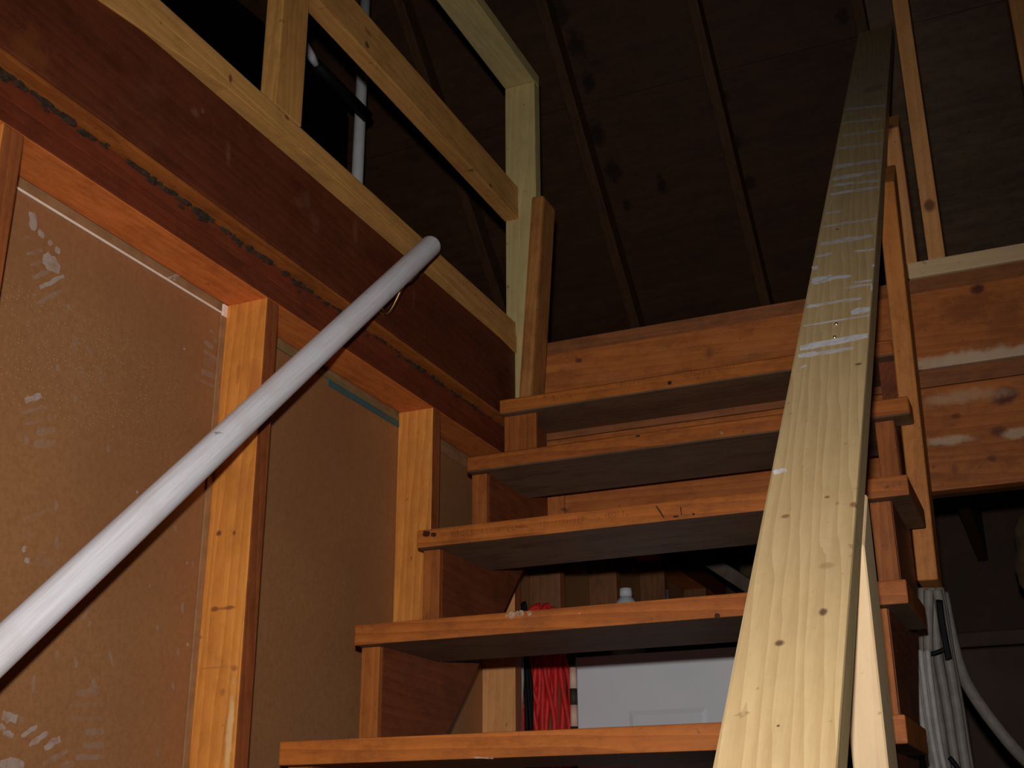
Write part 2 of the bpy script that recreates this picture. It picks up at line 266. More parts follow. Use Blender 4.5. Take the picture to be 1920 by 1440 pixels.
M_floor = plain('concrete', (.3, .28, .26), (.2, .19, .18), 14., rough=.8)
def white_pole():
    m, nt, b = base_mat('white_paint', .45, .35)
    geo = nt.nodes.new('ShaderNodeNewGeometry')
    m1 = nt.nodes.new('ShaderNodeMapping'); m1.inputs['Rotation'].default_value = (math.radians(-44), 0, 0); nt.links.new(geo.outputs['Position'], m1.inputs[0])
    m2 = nt.nodes.new('ShaderNodeMapping'); m2.inputs['Scale'].default_value = (1, .03, 1); nt.links.new(m1.outputs[0], m2.inputs[0])
    n1 = nd(nt, 'ShaderNodeTexNoise', i_Scale=230., i_Detail=5., i_Roughness=.65); nt.links.new(m2.outputs[0], n1.inputs['Vector'])
    n2 = nd(nt, 'ShaderNodeTexNoise', i_Scale=14., i_Detail=4.); nt.links.new(geo.outputs['Position'], n2.inputs['Vector'])
    c = mixc(nt, ramp(nt, n1.outputs[0], .35, .7), (.94, .92, .96), (.80, .75, .77))
    c = mixc(nt, ramp(nt, n2.outputs[0], .5, .75, 0, .5), c, (.78, .70, .69))
    n3 = nd(nt, 'ShaderNodeTexNoise', i_Scale=38., i_Detail=2.); nt.links.new(m1.outputs[0], n3.inputs['Vector'])
    c = mixc(nt, ramp(nt, n3.outputs[0], .74, .77, 0, .6), c, (.2, .18, .17))
    nt.links.new(c, b.inputs['Base Color'])
    bp = nd(nt, 'ShaderNodeBump', i_Strength=.25, i_Distance=.001); nt.links.new(n1.outputs[0], bp.inputs['Height']); nt.links.new(bp.outputs[0], b.inputs['Normal'])
    return m
M_white = white_pole()
M_pvc = plain('white_pvc', (.85, .85, .85), (.74, .74, .75), 20., rough=.4)
M_black = plain('black_plastic', (.008, .008, .009), (.004, .004, .004), 30., rough=.6, spec=.15)
M_brass = plain('brass', (.75, .52, .2), (.6, .4, .14), 40., rough=.3, metal=1.)
M_steel = plain('nail_steel', (.9, .78, .6), (.8, .7, .55), 40., rough=.35, metal=1.)
M_line = plain('white_edge', (1.0, .88, .76), (.95, .78, .62), 60., rough=.5)
M_teal = plain('teal_strip', (.05, .14, .155), (.06, .12, .115), 25.)
M_olive = plain('olive_strip', (.26, .19, .065), (.2, .15, .07), 25.)
M_tanstrip = plain('tan_strip', (.40, .21, .095), (.30, .15, .065), 25.)
M_red = plain('red_rubber', (.78, .030, .028), (.60, .02, .02), 25., rough=.5)
M_grey = plain('grey_sheath', (.24, .21, .18), (.17, .15, .13), 35., rough=.55)
M_grey2 = plain('pale_sheath', (.40, .37, .34), (.30, .28, .25), 35., rough=.5)
M_cab = plain('white_enamel', (.88, .885, .92), (.84, .845, .88), 6., rough=.45, bump=.02)
M_peach = plain('peach_paint', (.95, .66, .5), (.85, .5, .36), 25.)
M_darkband = plain('dark_olive_paint', (.06, .055, .03), (.04, .04, .025), 25.)
M_cloth = plain('tan_cloth', (.13, .085, .04), (.08, .05, .025), 18., rough=.9, bump=.6)
M_greybd = plain('dusty_board', (.30, .23, .19), (.17, .13, .10), 9., rough=.8)
M_foam = plain('dried_foam', (.055, .033, .018), (.025, .015, .009), 90., rough=.9, bump=.8)
M_dust = veil('boot_dust', (.58, .42, .32), .44, 50., .2, .72)
M_dustb = veil('boot_dust_thick', (.66, .54, .46), .60, 45., .15, .6)
M_dustf = veil('boot_dust_faint', (.56, .40, .29), .22, 40., .25, .7)
M_tapeglare = veil('painted_tape_glare', (.97, .96, 1.0), .9, 60., .16, .58, .2)  # flash glare on the taped rail, put into the streak colour
M_tapeglaref = veil('painted_tape_glare_faint', (.95, .93, .96), .75, 70., .22, .6, .25)
M_ink = veil('stamp_ink', (.12, .05, .02), .30, 160., .3, .62)
M_inkd = veil('crack_dark', (.05, .015, .008), .85, 60., .1, .4)
M_paint = veil('paint_smear', (.62, .45, .32), .65, 110., .35, .6)

def panel_mat():
    m, nt, b = base_mat('hardboard', .42, .35)
    geo = nt.nodes.new('ShaderNodeNewGeometry')
    big = nd(nt, 'ShaderNodeTexNoise', i_Scale=2.2, i_Detail=4.); nt.links.new(geo.outputs['Position'], big.inputs['Vector'])
    fine = nd(nt, 'ShaderNodeTexNoise', i_Scale=130., i_Detail=4., i_Roughness=.7); nt.links.new(geo.outputs['Position'], fine.inputs['Vector'])
    col = mixc(nt, ramp(nt, big.outputs[0], .3, .7), (.40, .188, .076), (.33, .148, .060))
    col = mixc(nt, ramp(nt, fine.outputs[0], .3, .75, 0, .5), col, (.26, .10, .036))
    # pinholes that catch dust, in a band across the sheet
    mp = nt.nodes.new('ShaderNodeMapping'); mp.inputs['Scale'].default_value = (1, 158, 158); mp.inputs['Rotation'].default_value = (.0, 0, 0); nt.links.new(geo.outputs['Position'], mp.inputs[0])
    fl0 = nt.nodes.new('ShaderNodeVectorMath'); fl0.operation = 'MULTIPLY'; fl0.inputs[1].default_value = (0, 1, 1); nt.links.new(mp.outputs[0], fl0.inputs[0])
    vo = nd(nt, 'ShaderNodeTexVoronoi', i_Scale=1.0, i_Randomness=.45); nt.links.new(fl0.outputs[0], vo.inputs['Vector'])
    sx = nt.nodes.new('ShaderNodeSeparateXYZ'); nt.links.new(geo.outputs['Position'], sx.inputs[0])
    band = math_(nt, 'MULTIPLY', ramp(nt, sx.outputs[2], .555+CZ, .60+CZ), ramp(nt, sx.outputs[2], .80+CZ, .74+CZ))
    band = math_(nt, 'MULTIPLY', band, ramp(nt, sx.outputs[1], 1.70, 1.45))
    dots = math_(nt, 'MULTIPLY', ramp(nt, vo.outputs['Distance'], .24, .10, 0, .42), band)
    col = mixc(nt, dots, col, (.75, .45, .2))
    nt.links.new(col, b.inputs['Base Color'])
    bp = nd(nt, 'ShaderNodeBump', i_Strength=.12, i_Distance=.001); nt.links.new(fine.outputs[0], bp.inputs['Height']); nt.links.new(bp.outputs[0], b.inputs['Normal'])
    return m
M_panel = panel_mat()

# ================================================================== THE SETTING
FZ = -CZ
o = bx('floor', -4.2, 3.2, -2.2, 5.1, FZ-.1, FZ, M_floor, None, 'x', 0); o['kind'] = 'structure'
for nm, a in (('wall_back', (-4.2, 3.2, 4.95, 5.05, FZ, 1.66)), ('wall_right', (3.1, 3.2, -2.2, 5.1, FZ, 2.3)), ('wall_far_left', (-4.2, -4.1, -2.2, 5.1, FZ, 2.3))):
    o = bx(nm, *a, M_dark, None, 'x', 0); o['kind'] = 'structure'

# --- left wall of the stairwell: open studs, hardboard behind them, double top plate
XW, XP = -1.2, -1.289
wall = empty('wall_left', (XW, 1.8, FZ), kind='structure')
PB = .92                                                     # underside of the plates
for y in (-1.5, -.9, -.3, .3, 1.03, 1.652, 2.302, 2.755, 3.06, 3.535, 4.05, 4.6):
    finish(bx('stud', XP, XW, y, y+.038, FZ+.038, PB, M_studshade if y > 3 else M_gpost if y > 2.6 else M_stud, wall, 'z'), M_studface, (1, 0, 0))
bx('sole_plate', XP, XW, -2.1, 4.95, FZ, FZ+.038, M_stud, wall, 'y')
finish(bx('top_plate', XP, XW, -2.1, 4.95, PB, PB+.036, M_platelow, wall, 'y'), M_plate, (1, 0, 0))
bx('top_plate', XP, XW-.002, -2.1, 4.95, PB+.037, PB+.073, M_plate, wall, 'y')
ys = (-1.5, -.9, -.3, .3, 1.03, 1.652, 2.302, 2.755, 3.06, 3.535, 4.05, 4.6)
panels = []
for a, b in zip(ys, ys[1:]):
    panels.append(bx('hardboard_panel', XP-.006, XP, a+.002, b+.036, FZ, .898, M_panel, wall, 'z', .001))
bx('sheathing', XP-.03, XP-.007, -2.1, 4.95, FZ, PB+.073, M_tanstrip, wall, 'y', 0)
bx('edge_strip', XP, XP+.003, 1.07, 1.652, .8982, .9015, M_line, wall, 'y', .0005)['label'] = 'thin white strip along the top edge of the panel'
bx('edge_strip', XP, XP+.004, 1.640, 1.652, .895, .918, M_line, wall, 'z', .0005)
bx('edge_strip', XP, XP+.003, 1.637, 1.6515, FZ, .895, M_tanstrip, wall, 'z', .001)
bx('gap_strip', XP, XP+.003, 1.69, 2.302, .898, .908, M_olive, wall, 'y', .001)['label'] = 'olive strip under the plate'
bx('gap_strip', XP, XP+.003, 2.00, 2.302, .884, .8975, M_teal, wall, 'y', .001)['label'] = 'teal strip under the plate'
bx('gap_strip', XP, XP+.005, 2.34, 2.755, .885, .905, M_tanstrip, wall, 'y', .001)
for k, (mat, S_) in enumerate(((M_dust, [((-1.2885, 1.1758, 0.8326), (-1.2885, 1.1822, 0.8382), 0.0061), ((-1.2885, 1.1821, 0.8094), (-1.2885, 1.2108, 0.8278), 0.0054), ((-1.2885, 1.191, 0.7952), (-1.2885, 1.2155, 0.8133), 0.0054), ((-1.2885, 1.2003, 0.7786), (-1.2885, 1.2283, 0.8023), 0.007), ((-1.2885, 1.2062, 0.7571), (-1.2885, 1.2092, 0.7524), 0.0066), ((-1.2885, 1.2132, 0.7421), (-1.2885, 1.262, 0.7869), 0.0063), ((-1.2885, 1.2754, 0.7677), (-1.2885, 1.2769, 0.7586), 0.0078), ((-1.2885, 1.2705, 0.6671), (-1.2885, 1.2723, 0.6567), 0.0075), ((-1.2885, 1.3116, 0.6345), (-1.2885, 1.3137, 0.6224), 0.0067), ((-1.2885, 1.3918, 0.5781), (-1.2885, 1.3948, 0.567), 0.0072), ((-1.2885, 1.2154, 0.5743), (-1.2885, 1.258, 0.5968), 0.0076), ((-1.2885, 1.226, 0.5608), (-1.2885, 1.2469, 0.5705), 0.0046), ((-1.2885, 1.2658, 0.5887), (-1.2885, 1.2674, 0.5793), 0.0073), ((-1.2885, 1.2478, 0.5538), (-1.2885, 1.2808, 0.5703), 0.0108), ((-1.2885, 1.2457, 0.5364), (-1.2885, 1.2842, 0.5509), 0.01), ((-1.2885, 1.2286, 0.5465), (-1.2885, 1.2313, 0.5314), 0.007), ((-1.2885, 1.3019, 0.4671), (-1.2885, 1.3034, 0.4524), 0.0063), ((-1.2885, 1.3118, 0.4166), (-1.2885, 1.3151, 0.3978), 0.0073), ((-1.2885, 1.3393, 0.2582), (-1.2885, 1.3412, 0.2473), 0.0051), ((-1.2885, 1.3759, 0.2547), (-1.2885, 1.3817, 0.2396), 0.0063), ((-1.2885, 1.4444, 0.2736), (-1.2885, 1.4563, 0.25), 0.0055), ((-1.2885, 1.3024, 0.2194), (-1.2885, 1.3046, 0.196), 0.0069), ((-1.2885, 1.3819, 0.3098), (-1.2885, 1.3975, 0.3302), 0.0075), ((-1.2885, 1.5662, 0.4906), (-1.2885, 1.5691, 0.4796), 0.0068), ((-1.2885, 1.6025, 0.3699), (-1.2885, 1.6049, 0.3529), 0.0081), ((-1.2885, 1.6019, 0.2969), (-1.2885, 1.6035, 0.2861), 0.0067), ((-1.2885, 1.5938, 0.2423), (-1.2885, 1.6006, 0.2315), 0.0061), ((-1.2885, 1.5752, 0.1397), (-1.2885, 1.577, 0.1272), 0.0062), ((-1.2885, 1.5294, 0.2122), (-1.2885, 1.531, 0.2012), 0.0049), ((-1.2885, 1.6204, 0.4412), (-1.2885, 1.6232, 0.431), 0.0056), ((-1.2885, 1.5181, 0.3861), (-1.2885, 1.5204, 0.3797), 0.005), ((-1.2885, 1.5452, 0.325), (-1.2885, 1.5489, 0.3172), 0.005), ((-1.2885, 1.475, 0.4216), (-1.2885, 1.4893, 0.4262), 0.0033), ((-1.2885, 1.3946, 0.3001), (-1.2885, 1.3988, 0.3085), 0.0071), ((-1.2885, 1.2825, 0.1623), (-1.2885, 1.2938, 0.1584), 0.0086), ((-1.2885, 1.3387, 0.1049), (-1.2885, 1.383, 0.1257), 0.0094), ((-1.2885, 1.372, 0.1052), (-1.2885, 1.3997, 0.108), 0.0086), ((-1.2885, 1.3866, 0.2042), (-1.2885, 1.4317, 0.211), 0.0105), ((-1.2885, 1.4156, 0.2276), (-1.2885, 1.4299, 0.2086), 0.0071), ((-1.2885, 1.4116, 0.1524), (-1.2885, 1.452, 0.1561), 0.0097), ((-1.2885, 1.4114, 0.134), (-1.2885, 1.455, 0.1375), 0.0103), ((-1.2885, 1.4003, 0.1174), (-1.2885, 1.4544, 0.1204), 0.0088), ((-1.2885, 1.6102, 0.856), (-1.2885, 1.6213, 0.8531), 0.0052), ((-1.2885, 1.6178, 0.8446), (-1.2885, 1.6338, 0.8414), 0.0076), ((-1.2885, 1.5986, 0.8281), (-1.2885, 1.6248, 0.8267), 0.0103), ((-1.2885, 1.5992, 0.8121), (-1.2885, 1.6459, 0.8079), 0.0105), ((-1.2885, 1.5972, 0.7713), (-1.2885, 1.6622, 0.7789), 0.0113), ((-1.2885, 1.5978, 0.7556), (-1.2885, 1.6509, 0.7577), 0.0063)]), (M_dustb, [((-1.2885, 1.1805, 0.8771), (-1.2885, 1.1874, 0.8504), 0.015), ((-1.2885, 1.1973, 0.8551), (-1.2885, 1.2093, 0.8484), 0.01), ((-1.2885, 1.2182, 0.8473), (-1.2885, 1.2272, 0.8461), 0.009), ((-1.2885, 1.2341, 0.8448), (-1.2885, 1.2441, 0.8387), 0.0102), ((-1.2885, 1.2128, 0.8164), (-1.2885, 1.2485, 0.813), 0.0253), ((-1.2885, 1.2158, 0.7689), (-1.2885, 1.2584, 0.8076), 0.0071), ((-1.2885, 1.2181, 0.5929), (-1.2885, 1.246, 0.611), 0.0092), ((-1.2885, 1.2512, 0.3823), (-1.2885, 1.2557, 0.3908), 0.007), ((-1.2885, 1.2618, 0.3679), (-1.2885, 1.2624, 0.3756), 0.0106), ((-1.2885, 1.4679, 0.5244), (-1.2885, 1.4685, 0.5202), 0.005), ((-1.2885, 1.604, 0.4379), (-1.2885, 1.606, 0.4339), 0.0055), ((-1.2885, 1.6248, 0.3085), (-1.2885, 1.6256, 0.3026), 0.0054), ((-1.2885, 1.2559, 0.1635), (-1.2885, 1.2819, 0.1602), 0.0151), ((-1.2885, 1.2538, 0.1497), (-1.2885, 1.264, 0.145), 0.0071), ((-1.2885, 1.2601, 0.1407), (-1.2885, 1.2794, 0.1379), 0.0081), ((-1.2885, 1.2935, 0.1389), (-1.2885, 1.3201, 0.1535), 0.007), ((-1.2885, 1.31, 0.1276), (-1.2885, 1.3412, 0.1473), 0.008), ((-1.2885, 1.338, 0.1258), (-1.2885, 1.3659, 0.1404), 0.0103), ((-1.2885, 1.2628, 0.1017), (-1.2885, 1.3051, 0.1011), 0.0148), ((-1.2885, 1.5466, 0.7975), (-1.2885, 1.5485, 0.7943), 0.0059), ((-1.2885, 1.4875, 0.9019), (-1.2885, 1.5226, 0.9273), 0.0063), ((-1.2885, 1.4979, 0.9084), (-1.2885, 1.5094, 0.9083), 0.0056)]), (M_dustf, [((-1.2885, 1.2495, 0.725), (-1.2885, 1.2645, 0.7466), 0.0051), ((-1.2885, 1.2987, 0.7241), (-1.2885, 1.2955, 0.6898), 0.0126), ((-1.2885, 1.3113, 0.6765), (-1.2885, 1.3357, 0.6547), 0.0159), ((-1.2885, 1.3502, 0.6948), (-1.2885, 1.3654, 0.6674), 0.017), ((-1.2885, 1.3076, 0.7188), (-1.2885, 1.3378, 0.7124), 0.0121), ((-1.2885, 1.2488, 0.5655), (-1.2885, 1.2547, 0.5559), 0.0094), ((-1.2885, 1.2406, 0.4245), (-1.2885, 1.2977, 0.455), 0.0046), ((-1.2885, 1.2464, 0.4092), (-1.2885, 1.2626, 0.4082), 0.0062), ((-1.2885, 1.2901, 0.3796), (-1.2885, 1.3044, 0.3686), 0.0147), ((-1.2885, 1.3077, 0.3793), (-1.2885, 1.3241, 0.3701), 0.0089), ((-1.2885, 1.272, 0.3669), (-1.2885, 1.2933, 0.3902), 0.005), ((-1.2885, 1.3758, 0.1862), (-1.2885, 1.4423, 0.1946), 0.0075), ((-1.2885, 1.3765, 0.1702), (-1.2885, 1.4457, 0.1737), 0.0074), ((-1.2885, 1.6005, 0.7914), (-1.2885, 1.6567, 0.7974), 0.0188), ((-1.2885, 1.582, 0.763), (-1.2885, 1.5861, 0.7545), 0.0106), ((-1.2885, 1.4233, 0.9717), (-1.2885, 1.4992, 0.9794), 0.0032), ((-1.2885, 1.1735, 0.9165), (-1.2885, 1.2107, 0.9213), 0.0037), ((-1.2885, 1.8569, 0.519), (-1.2885, 1.8585, 0.5043), 0.0069), ((-1.2885, 1.8986, 0.4074), (-1.2885, 1.9241, 0.4355), 0.0066), ((-1.2885, 1.8513, 0.3538), (-1.2885, 1.8663, 0.3703), 0.0064), ((-1.2885, 1.9462, 0.3772), (-1.2885, 1.9495, 0.3629), 0.0072), ((-1.2885, 1.8851, 0.2449), (-1.2885, 1.888, 0.2341), 0.0066), ((-1.2885, 2.1121, 0.575), (-1.2885, 2.1155, 0.559), 0.0085), ((-1.2885, 2.0875, 0.4936), (-1.2885, 2.1084, 0.4909), 0.0049), ((-1.2885, 2.2453, 0.7457), (-1.2885, 2.2491, 0.7226), 0.0096), ((-1.2885, 1.9415, 0.6877), (-1.2885, 1.9444, 0.6776), 0.0077), ((-1.2885, 2.1147, 0.677), (-1.2885, 2.1177, 0.6663), 0.0087)]))):
    strokes('dust_print', S_, (1, 0, 0), mat, wall)

# --- loft floor: rim beam over the left wall, header across the top of the stairs, joists and boards
loft = empty('floor_loft', (-1.2, 2.8, .96), kind='structure')
RB = 1.002
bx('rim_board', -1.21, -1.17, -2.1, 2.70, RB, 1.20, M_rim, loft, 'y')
# board edge above the rim, its lower side waney
prism('floor_edge', [(-2.1, 1.185), (1.0, 1.182), (1.14, 1.187), (1.30, 1.207), (1.45, 1.226), (1.62, 1.230), (1.83, 1.234), (2.31, 1.222), (2.5, 1.208), (2.70, 1.192), (2.70, 1.241), (-2.1, 1.241)], -1.212, -1.166, 'x', M_new, loft, .001, 'y')
bx('under_board', -1.21, -1.1725, -2.1, 2.70, .994, 1.001, M_cleat, loft, 'y', .001)
# crumbly old foam squeezed out of the joint
bm = bmesh.new(); rf = random.Random(4)
for i in range(420):
    t = rf.random(); y = .9+1.85*t; dens = .5+.5*math.sin(y*9.)+.35*math.sin(y*23.+1)
    if rf.random() > .35+.6*dens: continue
    r = rf.uniform(.0012, .0042)*(1.7-1.0*t); z0 = rf.gauss(0, .0035)*(1.6-t)+.002*math.sin(y*31)
    g = bmesh.ops.create_icosphere(bm, subdivisions=1, radius=r)
    sy = rf.uniform(1.2, 4.)
    for v in g['verts']: v.co = Vector((v.co.x*.8+rf.uniform(-.001, .001), v.co.y*sy+y-1.8, v.co.z*.8+z0+rf.uniform(-.001, .001)))
o = mesh_obj('foam_bead', bm, M_foam, None, (-1.2, 1.8, .989+CZ)); reparent(o, loft); o['kind'] = 'stuff'
HY = 2.77
bx('header_board', -1.17, 1.6, HY, HY+.038, 1.012, 1.203, M_header, loft, 'x')
bx('header_ledger', -1.17, 1.6, HY+.006, HY+.044, .970, 1.010, M_subfl, loft, 'x', .002)
bx('header_board', -1.155, 1.6, HY, HY+.038, .724, .966, M_header, loft, 'x')
bx('header_board', -1.155, 1.6, HY+.042, HY+.08, .727, .96, M_joist, loft, 'x')
bx('packing_block', -1.152, -1.066, HY-.012, HY-.001, .73, .92, M_header, loft, 'z')
bx('floor_edge', -1.12, 1.6, HY+.004, HY+.06, 1.204, 1.239, M_subfl, loft, 'x', .001)
for x in (-.95, -.6, -.2, .2, .6, 1.0, 1.4):
    bx('joist', x-.019, x+.019, HY+.085, 4.95, 1.0, 1.203, M_joist, loft, 'y', .002)
bx('subfloor', -1.16, 3.1, HY+.062, 5.3, 1.204, 1.239, M_joist, loft, 'x', 0)
bx('subfloor', -4.1, -1.213, -2.1, 5.3, 1.204, 1.239, M_joist, loft, 'x', 0)

# --- roof over the loft
RN = Vector((0, .684, .729)); RD = Vector((0, .729, -.684)); RP = Vector((0, 4.5, 1.994))
roof = empty('ceiling', (0, 4.5, 1.994), kind='structure')
for i, x in enumerate((-3.60, -3.05, -2.5, -1.95, -1.40, -.855, -.30, .28, .83, 1.4, 1.95, 2.5)):
    c = Vector((x, 0, 0))+RP+RN*.045
    board('rafter', c-RD*4.6, c+RD*1.1, (1, 0, 0), .040, .09, M_rafter, roof)
for i in range(5):
    for j in range(4):
        c = RP+RN*.100+RD*(-4.0+1.22*i+.0)+Vector((-3.94+2.44*j+(.0 if i % 2 else 0), 0, 0))
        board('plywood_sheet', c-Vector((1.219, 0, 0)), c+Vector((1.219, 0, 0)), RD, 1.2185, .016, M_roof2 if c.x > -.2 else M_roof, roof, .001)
bx('wall_gable', -4.1, 3.1, -2.3, -2.2, FZ, 4.5, M_dark, None, 'x', 0)['kind'] = 'structure'
o = bpy.data.objects['wall_gable']; o.name = 'wall_front'

# ================================================================== THE STAIRCASE
st = empty('staircase', (-.67, .5, FZ), 'open-riser wooden staircase climbing to the loft between the stud wall and the board handrail', 'stairs')
YT = [1.700, 1.916, 2.147, 2.373, 2.576]; ZT = [.154, .371, .597, .817, 1.021]; TH = .037
# steps below the frame, down to the floor
low = [(1.700-.2177*k, .154-.2155*k) for k in range(6, 0, -1)]
steps = low+list(zip(YT, ZT))
XL, XR = -1.151, -.190
for i, (y, z) in enumerate(steps):
    k = i-6
    if k == 3:      # notched round the rail post
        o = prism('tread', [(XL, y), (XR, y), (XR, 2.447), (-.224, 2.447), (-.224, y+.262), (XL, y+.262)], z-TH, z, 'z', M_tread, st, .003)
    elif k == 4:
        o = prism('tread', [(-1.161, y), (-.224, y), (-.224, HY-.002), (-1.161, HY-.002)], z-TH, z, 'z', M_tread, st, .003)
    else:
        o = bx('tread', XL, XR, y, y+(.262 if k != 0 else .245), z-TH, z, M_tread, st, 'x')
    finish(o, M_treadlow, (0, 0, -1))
def stringer(x0, x1):
    pts = []
    for i, (y, z) in enumerate(steps):
        zb = z-TH-.0005; yf = y+.034
        prev = steps[i-1][1]-TH-.0005 if i else FZ
        pts += [(yf, prev), (yf, zb)]
    pts += [(HY-.014, steps[-1][1]-TH-.0005), (HY-.014, .365+(HY-.014-2.369)*1.02)]
    zf = FZ; pts += [(2.369+(zf-.365)/1.02, zf)]
    return prism('stringer', pts, x0, x1, 'x', M_stringer, st, .0, 'y')
stringer(-1.147, -1.109)
stringer(-.262, -.224)
